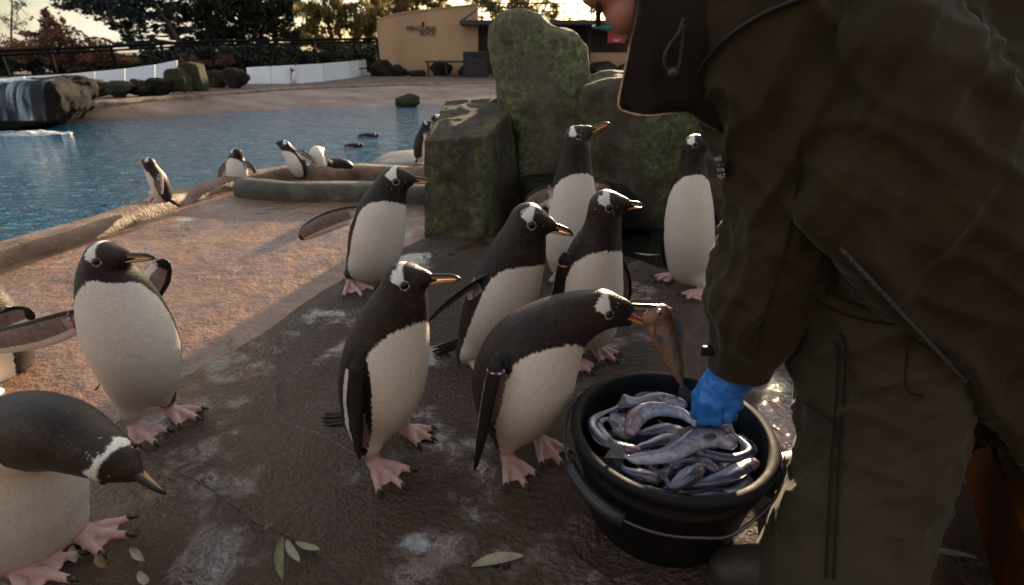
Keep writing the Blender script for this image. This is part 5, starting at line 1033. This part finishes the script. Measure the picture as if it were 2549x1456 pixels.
    # --- collar flap
    M_HEM, nt, b = newmat('frayed_hem_cloth'); b.inputs['Base Color'].default_value = (0.16, 0.11, 0.06, 1); b.inputs['Roughness'].default_value = 0.8; tl = nt.nodes.new('ShaderNodeBsdfTranslucent'); tl.inputs[0].default_value = (0.9, 0.82, 0.66, 1); mxs = nt.nodes.new('ShaderNodeMixShader'); mxs.inputs[0].default_value = 0.6; nt.links.new(b.outputs[0], mxs.inputs[1]); nt.links.new(tl.outputs[0], mxs.inputs[2]); nt.links.new(mxs.outputs[0], nt.nodes['Material Output'].inputs[0])
    outl = np.array([(1592, -60), (1592, 0), (1584, 60), (1572, 108), (1562, 160), (1553, 200), (1545, 240), (1543, 262), (1550, 273), (1568, 279), (1600, 284), (1630, 283), (1670, 279), (1705, 277), (1725, 285), (1750, 305), (1800, 330), (1830, 200), (1830, 0), (1830, -60)], float)
    Yc = 0.945; P = np.array([at(x, y, Yc - 0.02 * max(0, (x - 1600) / 200)) for x, y in outl]); cen = P.mean(0); rings = []
    th = 0.006
    bm = bmesh.new(); fv = [bm.verts.new(p - [0, th, 0]) for p in P]; bv = [bm.verts.new(p + [0, th, 0]) for p in P]; ff = bm.faces.new(fv); fb = bm.faces.new(bv[::-1])
    for i in range(len(P)): bm.faces.new([fv[i], bv[i], bv[(i + 1) % len(P)], fv[(i + 1) % len(P)]])
    bmesh.ops.triangulate(bm, faces=[ff, fb]); bmesh.ops.recalc_face_normals(bm, faces=bm.faces[:])
    for _ in range(3): bmesh.ops.subdivide_edges(bm, edges=[e for e in bm.edges if e.calc_length() > 0.02], cuts=1)
    bmesh.ops.triangulate(bm, faces=bm.faces[:]); bm.verts.index_update(); Vc = np.array([v.co[:] for v in bm.verts]); Fc = [tuple(v.index for v in f.verts) for f in bm.faces]; bm.free()
    Vc[:, 1] += (fbm(np.column_stack([Vc[:, 0] * 26, Vc[:, 1] * 0, Vc[:, 2] * 7]), 3) - 0.5) * 0.035
    cf = mk('collar_flap', Vc, Fc, M_C, root); rim = crom([p for p in P[1:17]], 4); rim[:, 1] += (fbm(np.column_stack([rim[:, 0] * 26, rim[:, 1] * 0, rim[:, 2] * 7]), 3) - 0.5) * 0.035
    mk('collar_hem', *tube(rim, 0.0014 + 0.0022 * vnoise(rim * 190), 8), M_HEM, cf)
    cd = crom([at(x, y, 0.90) for x, y in ((1702, 45), (1690, 80), (1668, 110), (1655, 140), (1655, 165), (1664, 178), (1678, 178), (1690, 165), (1697, 120), (1700, 60))], 6); dc = mk('drawcord', *tube(cd, 0.0034, 8), M_BLACK, root); mk('cord_stopper', *sphere(at(1675, 181, 0.898), 0.0095, 14, 10), plain('stopper_plastic', (0.03, 0.03, 0.035), 0.3), dc)
    # --- head (body mesh: head, neck, forearm inside the sleeve)
    Yh = 1.04; C = lambda x, y, r, dy=0.0: (at(x, y, Yh + dy), r * mpx(at(x, y, Yh)))
    sd = SDF(at(1380, 140, Yh) - [0.05, 0.22, 0.06], at(1780, -330, Yh) + [0.12, 0.22, 0.1], 0.0042)
    def sph(x, y, r, dy=0.0, x2=None, y2=None, r2=None, dy2=None, k=0.02):
        a, ra = C(x, y, r, dy); b, rb = (a + 1e-4, ra) if x2 is None else C(x2, y2, r2, dy if dy2 is None else dy2); sd.cone(a, b, ra, rb, k)
    sph(1520, -120, 118, 0.0, 1580, -140, 125, 0.0, 0.03); sph(1535, -55, 78, -0.02, 1585, -30, 78, -0.01, 0.02); sph(1535, -55, 78, 0.05, 1585, -30, 78, 0.05, 0.02)
    sph(1484, -28, 38, -0.035, 1484, -28, 38, 0.05, 0.012)          # brow
    sph(1556, 32, 49, -0.035, k=0.01); sph(1556, 32, 49, 0.06, k=0.01)   # cheeks
    sph(1518, 30, 18, 0.012, 1562, 84, 15, 0.012, k=0.008); sph(1566, 86, 12, -0.004, k=0.006); sph(1566, 86, 12, 0.034, k=0.006)   # nose and nostril wings
    sph(1610, 50, 26, -0.01, 1610, 50, 26, 0.04, 0.015); sph(1660, 20, 48, 0.015, k=0.03); sph(1620, -160, 100, 0.02, 1760, -170, 95, 0.03, 0.03)
    sph(1560, -130, 22, -0.105, 1575, -100, 14, -0.105, 0.012)      # ear
    Vh, Fh = sd.mesh(); Vh = relax(Vh, Fh, 1); mk('body', Vh, Fh, M_SKIN, root)
    M_HAIR = noise_mat('brown_hair', [(0.3, (0.03, 0.018, 0.01)), (0.7, (0.12, 0.075, 0.04))], 60, 0.5, 0.6, 200)
    hs = SDF(at(1300, 0, Yh) - [0.05, 0.25, 0.02], at(1720, -420, Yh) + [0.1, 0.25, 0.05], 0.008)
    for x, y, r in ((1505, -175, 130), (1560, -195, 135), (1620, -190, 115)):
        a, ra = C(x, y, r); hs.cone(a, a + [0, 0.02, 0], ra, ra, 0.03)
    hs.cut(at(1500, -95, Yh), (-0.2, 0, -1)); Vr, Fr = hs.mesh(); mk('hair', Vr, Fr, M_HAIR, root)
    rs = random.Random(4); tufts = []
    for k in range(46):
        x, y, dy = 1470 + rs.uniform(0, 32), 14 + rs.uniform(-12, 14), rs.uniform(-0.05, 0.05); p = at(x, y, Yh + dy); d = np.array([rs.uniform(-0.006, 0.004), rs.uniform(-0.004, 0.004), -rs.uniform(0.006, 0.014)]); tufts.append(tube([p, p + d], [0.0012, 0.0003], 4))
    mk('eyebrow', *join(*tufts), M_HAIR, root)
    # glasses
    gl = empty('glasses', at(1500, 66, Yh), parent=root); M_GF = plain('glasses_frame', (0.03, 0.012, 0.025), 0.15); M_GT = plain('green_frame_edge', (0.05, 0.42, 0.30), 0.2)
    lens, nt, b = newmat('lens_glass'); b.inputs['Base Color'].default_value = (0.85, 0.95, 0.9, 1); b.inputs['Transmission Weight'].default_value = 1.0; b.inputs['Roughness'].default_value = 0.02; b.inputs['IOR'].default_value = 1.15
    for sg in (-1, 1):
        dy = 0.062 * sg + 0.012
        mk('temple_arm', *tube([at(1489, 66, Yh + dy), at(1489, 0, Yh + dy), at(1495, -90, Yh + dy * 1.2)], 0.0048, 8), M_GF, gl)
        ctr = at(1507, 70, Yh + 0.012 + 0.031 * sg); ex = at(1536, 76, Yh) - at(1478, 67, Yh); ex = ex / 2; q = [ctr + ex * math.cos(a) + np.array([0, 0.028, 0]) * math.sin(a) for a in np.linspace(0, 2 * math.pi, 25)]
        mk('lens_frame', *tube(q, 0.0026, 6), M_GT, gl); V2 = np.array(q[:-1]); mk('lens', np.concatenate([V2 + [0, 0, 0.001], V2 - [0, 0, 0.001]]), [tuple(range(24)), tuple(range(47, 23, -1))] + [(i, i + 24, (i + 1) % 24 + 24, (i + 1) % 24) for i in range(24)], lens, gl)
    # --- trousers
    sd = SDF((0.22, 0.42, -0.01), (1.30, 1.55, 1.02), 0.0078)
    l1 = chain([(2300, 420, 230, 0.98), (2225, 560, 205, 0.97), (2165, 700, 180, 0.96), (2178, 850, 196, 0.94), (2188, 1000, 196, 0.90), (2170, 1150, 178, 0.85), (2118, 1300, 170, 0.79), (2065, 1420, 166, 0.73), (2050, 1480, 160, 0.70)])
    l2 = chain([(2400, 520, 210, 1.18), (2390, 800, 190, 1.15), (2330, 1000, 150, 1.10), (2210, 1080, 112, 1.06), (2130, 1130, 88, 1.03), (2105, 1150, 82, 1.02)])
    sd.chain(l1[0], l1[1], 0.03); sd.chain(l2[0], l2[1], 0.02); sd.cut((0, 0, 0.035), (0, 0, -1)); V, F = sd.mesh(); V = relax(V, F, 2)
    V = folds(V, F, [((0.9, 0.1, 0.25), 0.085, 0.016, 31, 4.0), ((0.5, 0.1, -0.8), 0.14, 0.018, 36, 3.0), ((0.95, 0, -0.2), 0.06, 0.011, 41, 5.0), ((0.7, 0, 0.5), 0.06, 0.009, 53, 5.0)], np.clip(V[:, 2] / 0.3, 0.12, 1) * np.where(V[:, 1] > 0.99, 0.3, 1)); V = relax(V, F, 2, 0.4); tr = mk('trousers', V, F, M_T, root)
    def on_leg(px, py, lift=0.002):
        o = np.array([0, 0, HC]); r = nrm(ray(px, py)); w = V - o; t = w @ r; dist = np.linalg.norm(w - t[:, None] * r, axis=1); c = dist < max(0.012, dist.min() + 0.003); return o + r * (t[c].min() - lift)
    for pts in ([(2090, 830), (2105, 870), (2100, 1000), (2090, 1100), (2085, 1200), (2080, 1330), (2075, 1440)], [(2076, 850), (2086, 880), (2082, 1000), (2072, 1100), (2066, 1200), (2060, 1330), (2055, 1440)], [(2030, 700), (2100, 745), (2200, 785)], [(2000, 1000), (2060, 1040), (2090, 1050)]):
        mk('leg_seam', *tube(crom([on_leg(*p) for p in pts], 8), 0.0022, 6), M_C, tr)
    for pts in ([(2020, 742), (2090, 778), (2170, 800), (2240, 806)], [(2240, 806), (2262, 770), (2290, 720)], [(2262, 850), (2256, 960), (2300, 990)]):
        mk('pocket_seam', *tube(crom([on_leg(*p) for p in pts], 8), 0.0024, 6), M_C, tr)
    # --- boots
    def boot(ank, toe, r=0.052):
        sb = SDF(np.minimum(ank, toe) - [0.12, 0.12, 0.03], np.maximum(ank, toe) + [0.12, 0.12, 0.16], 0.007); d = nrm((toe - ank) * [1, 1, 0]); L = np.linalg.norm((toe - ank)[:2]); z = np.array([0, 0, 1.0])
        sb.cone(ank - d * 0.03 + z * 0.055, ank + d * L * 0.45 + z * 0.062, 0.046, 0.05, 0.03); sb.cone(ank + d * L * 0.4 + z * 0.06, ank + d * (L - 0.05) + z * 0.05, 0.05, 0.052, 0.03); sb.cone(ank - d * 0.03 + z * 0.016, ank + d * (L - 0.05) + z * 0.016, 0.05, 0.056, 0.004, (0, 0, 1), 0.28); sb.cut((0, 0, 0.001), (0, 0, -1))
        Vb, Fb = sb.mesh(); return mk('boot', relax(Vb, Fb, 1), Fb, M_BOOT, root)
    boot(gnd(2010, 1490), gnd(1758, 1452)); boot(gnd(2085, 1222), gnd(1872, 1212))
    # --- glove
    M_G = noise_mat('blue_nitrile', [(0.3, (0.02, 0.16, 0.58)), (0.7, (0.03, 0.24, 0.78))], 20, 0.35, 0.0, 100); Yg = 1.0
    sd = SDF(at(1700, 1075, Yg) - [0.04, 0.12, 0.03], at(1900, 880, Yg) + [0.04, 0.12, 0.03], 0.0034); A = lambda x, y, dy=0.0: at(x, y, Yg + dy); px1 = mpx(A(1780, 980))
    sd.cone(A(1832, 905), A(1815, 945), 56 * px1, 52 * px1, 0.01, (0, 1, 0), 0.8); sd.cone(A(1815, 945), A(1785, 985), 52 * px1, 50 * px1, 0.01, (0, 1, 0), 0.75); sd.cone(A(1790, 975), A(1772, 1010), 50 * px1, 44 * px1, 0.012, (0, 1, 0), 0.8)
    for k, (kx, ky, tx, ty, dy, r) in enumerate([(1742, 985, 1733, 1030, 0.01, 15), (1757, 1000, 1752, 1046, -0.022, 16), (1784, 1010, 1780, 1046, -0.032, 16), (1812, 1008, 1808, 1040, -0.026, 15)]):
        a, b_, c = A(kx, ky, dy), A(tx, ty, dy * 1.1), A(tx + 18, ty - 4, dy * 1.1 + 0.028); sd.cone(A(1785, 985, dy * 0.5), a, 20 * px1, (r + 2) * px1, 0.008); sd.cone(a, b_, (r - 0.5) * px1, (r - 1.5) * px1, 0.0015); sd.cone(b_, c, (r - 1.5) * px1, (r - 4) * px1, 0.0015)
    sd.cone(A(1800, 960, -0.02), A(1830, 1005, -0.035), 19 * px1, 17 * px1, 0.012); sd.cone(A(1830, 1005, -0.035), A(1812, 1035, -0.04), 16 * px1, 13 * px1, 0.006)
    Vg, Fg = sd.mesh(); Vg = relax(Vg, Fg, 1, 0.3); Vg = folds(Vg, Fg, [((0.8, 0.1, -0.45), 0.018, 0.0028, 5, 3.0), ((0.4, 0.1, -0.9), 0.03, 0.0026, 9, 2.0)]); mk('glove', Vg, Fg, M_G, root)
    return root

# ------------------------------------------------------------------ leaves, side trough
def small_things():
    M_L = [noise_mat('leaf_green', [(0.3, (0.10, 0.11, 0.045)), (0.7, (0.20, 0.20, 0.09))], 60, 0.45, 0.3, 200), noise_mat('leaf_grey', [(0.3, (0.22, 0.22, 0.15)), (0.7, (0.36, 0.35, 0.25))], 60, 0.5, 0.3, 200), noise_mat('leaf_brown', [(0.3, (0.10, 0.065, 0.03)), (0.7, (0.22, 0.15, 0.07))], 60, 0.5, 0.3, 200)]
    L = [(705, 1340, 705, 1450, 9, 0, 'long curled dark green willow leaf in the puddle edge'), (722, 1345, 742, 1410, 8, 1, 'pale underside willow leaf beside the long curled one'), (742, 1350, 792, 1385, 8, 1, 'pale willow leaf pointing away from the crack'), (573, 1190, 564, 1226, 5, 2, 'small brown willow leaf alone on the middle slab'),
         (1176, 1420, 1302, 1386, 14, 1, 'large pale green willow leaf on the near slab'), (318, 1372, 370, 1400, 8, 1, 'pale willow leaf right of the pink foot'), (245, 1380, 272, 1420, 8, 2, 'brown edged willow leaf under the bent penguin'), (192, 1360, 186, 1410, 8, 1, 'willow leaf caught at the pink toes'), (360, 1425, 355, 1470, 9, 1, 'willow leaf cut off at the lower edge of the floor'),
         (2288, 1362, 2432, 1406, 9, 1, 'long pale willow leaf on the floor behind the keeper'), (565, 845, 572, 856, 5, 1, 'tiny yellow leaf on the sunlit concrete'), (440, 1190, 400, 1170, 6, 2, 'brown leaf scrap in the crack'), (690, 1300, 660, 1330, 6, 2, 'curled brown leaf by the crack'), (1520, 560, 1555, 540, 4, 1, 'pale leaf floating on the dark rock pool'), (1580, 632, 1640, 640, 5, 1, 'yellowish leaf at the rim of the dark rock pool'), (235, 975, 255, 965, 4, 2, 'straw coloured leaf scrap near the upright penguin')]
    for i, (x0, y0, x1, y1, w, m_, lab) in enumerate(L):
        z = -0.054 if 'floating' in lab else 0.009; A, B = gnd(x0, y0, z), gnd(x1, y1, z); d = B - A; s = nrm(np.cross(d, [0, 0, 1])); W = w * mpx(A) * 1.2; rows = []; up = np.array([0, 0, 1.0])
        for t in np.linspace(0, 1, 11):
            c = A + d * t + s * W * 0.7 * math.sin(t * 3.1 + i) + up * (0.006 * t * t + 0.003 * math.sin(t * 5 + i) + 0.003); ww = W * math.sin(math.pi * min(1, 0.03 + t * 0.95)) ** 0.75; rows.append(np.array([c - s * ww + up * 0.004, c - s * ww * 0.5 + up * 0.0012, c, c + s * ww * 0.5 + up * 0.0012, c + s * ww + up * 0.005]))
        V, F = loft(rows, False, False); n = len(V); Vv = np.concatenate([V, V - up * 0.0008]); F = F + [tuple(k + n for k in f[::-1]) for f in F]; tag(mk('leaf', Vv, F, M_L[m_], origin=A), lab, 'leaf', 'fallen willow leaves')
    M_R = noise_mat('rusty_wet_steel', [(0.3, (0.06, 0.014, 0.002)), (0.5, (0.13, 0.034, 0.004)), (0.7, (0.22, 0.06, 0.008))], 18, 0.5, 0.6, 220, 0.004, spec=0.1, rr=(0.4, 0.6))
    tr = empty('trough', gnd(2500, 1400), 'rust coloured wet metal trough edge beside the keeper', 'trough'); a, b_ = gnd(2395, 1040), gnd(2640, 1620)
    ti, tj = gnd(2436, 1010, 0.17), gnd(2600, 1480, 0.17); o = np.array([0.5, -0.12, 0.12])
    V = np.array([ti, tj, tj + o, ti + o, ti - [0, 0, 0.02], tj - [0, 0, 0.02], tj + o - [0, 0, 0.02], ti + o - [0, 0, 0.02]]); bevelled('rim', (V, [(0, 1, 2, 3), (7, 6, 5, 4), (0, 4, 5, 1), (1, 5, 6, 2), (2, 6, 7, 3), (3, 7, 4, 0)]), M_R, tr, 0.004)
    q = [ti + [0, 0, 0.004], tj + [0, 0, 0.004]]; mk('lip', *tube(crom(q, 6), 0.0055, 8), M_R, tr)
    V = np.array([[ti[0] + 0.01, ti[1], 0.0], [tj[0] + 0.01, tj[1], 0.0], [tj[0] + 0.03, tj[1], 0.0], [ti[0] + 0.03, ti[1], 0.0], ti + [0.01, 0, -0.022], tj + [0.01, 0, -0.022], tj + [0.03, 0, -0.022], ti + [0.03, 0, -0.022]]); mk('side', V, [(3, 2, 1, 0), (4, 5, 6, 7), (0, 1, 5, 4), (1, 2, 6, 5), (2, 3, 7, 6), (3, 0, 4, 7)], M_R, tr, smooth=False)
# ------------------------------------------------------------------ build everything
far_things()
trees()
build_penguins()
bucket()
fishes()
keeper()
small_things()
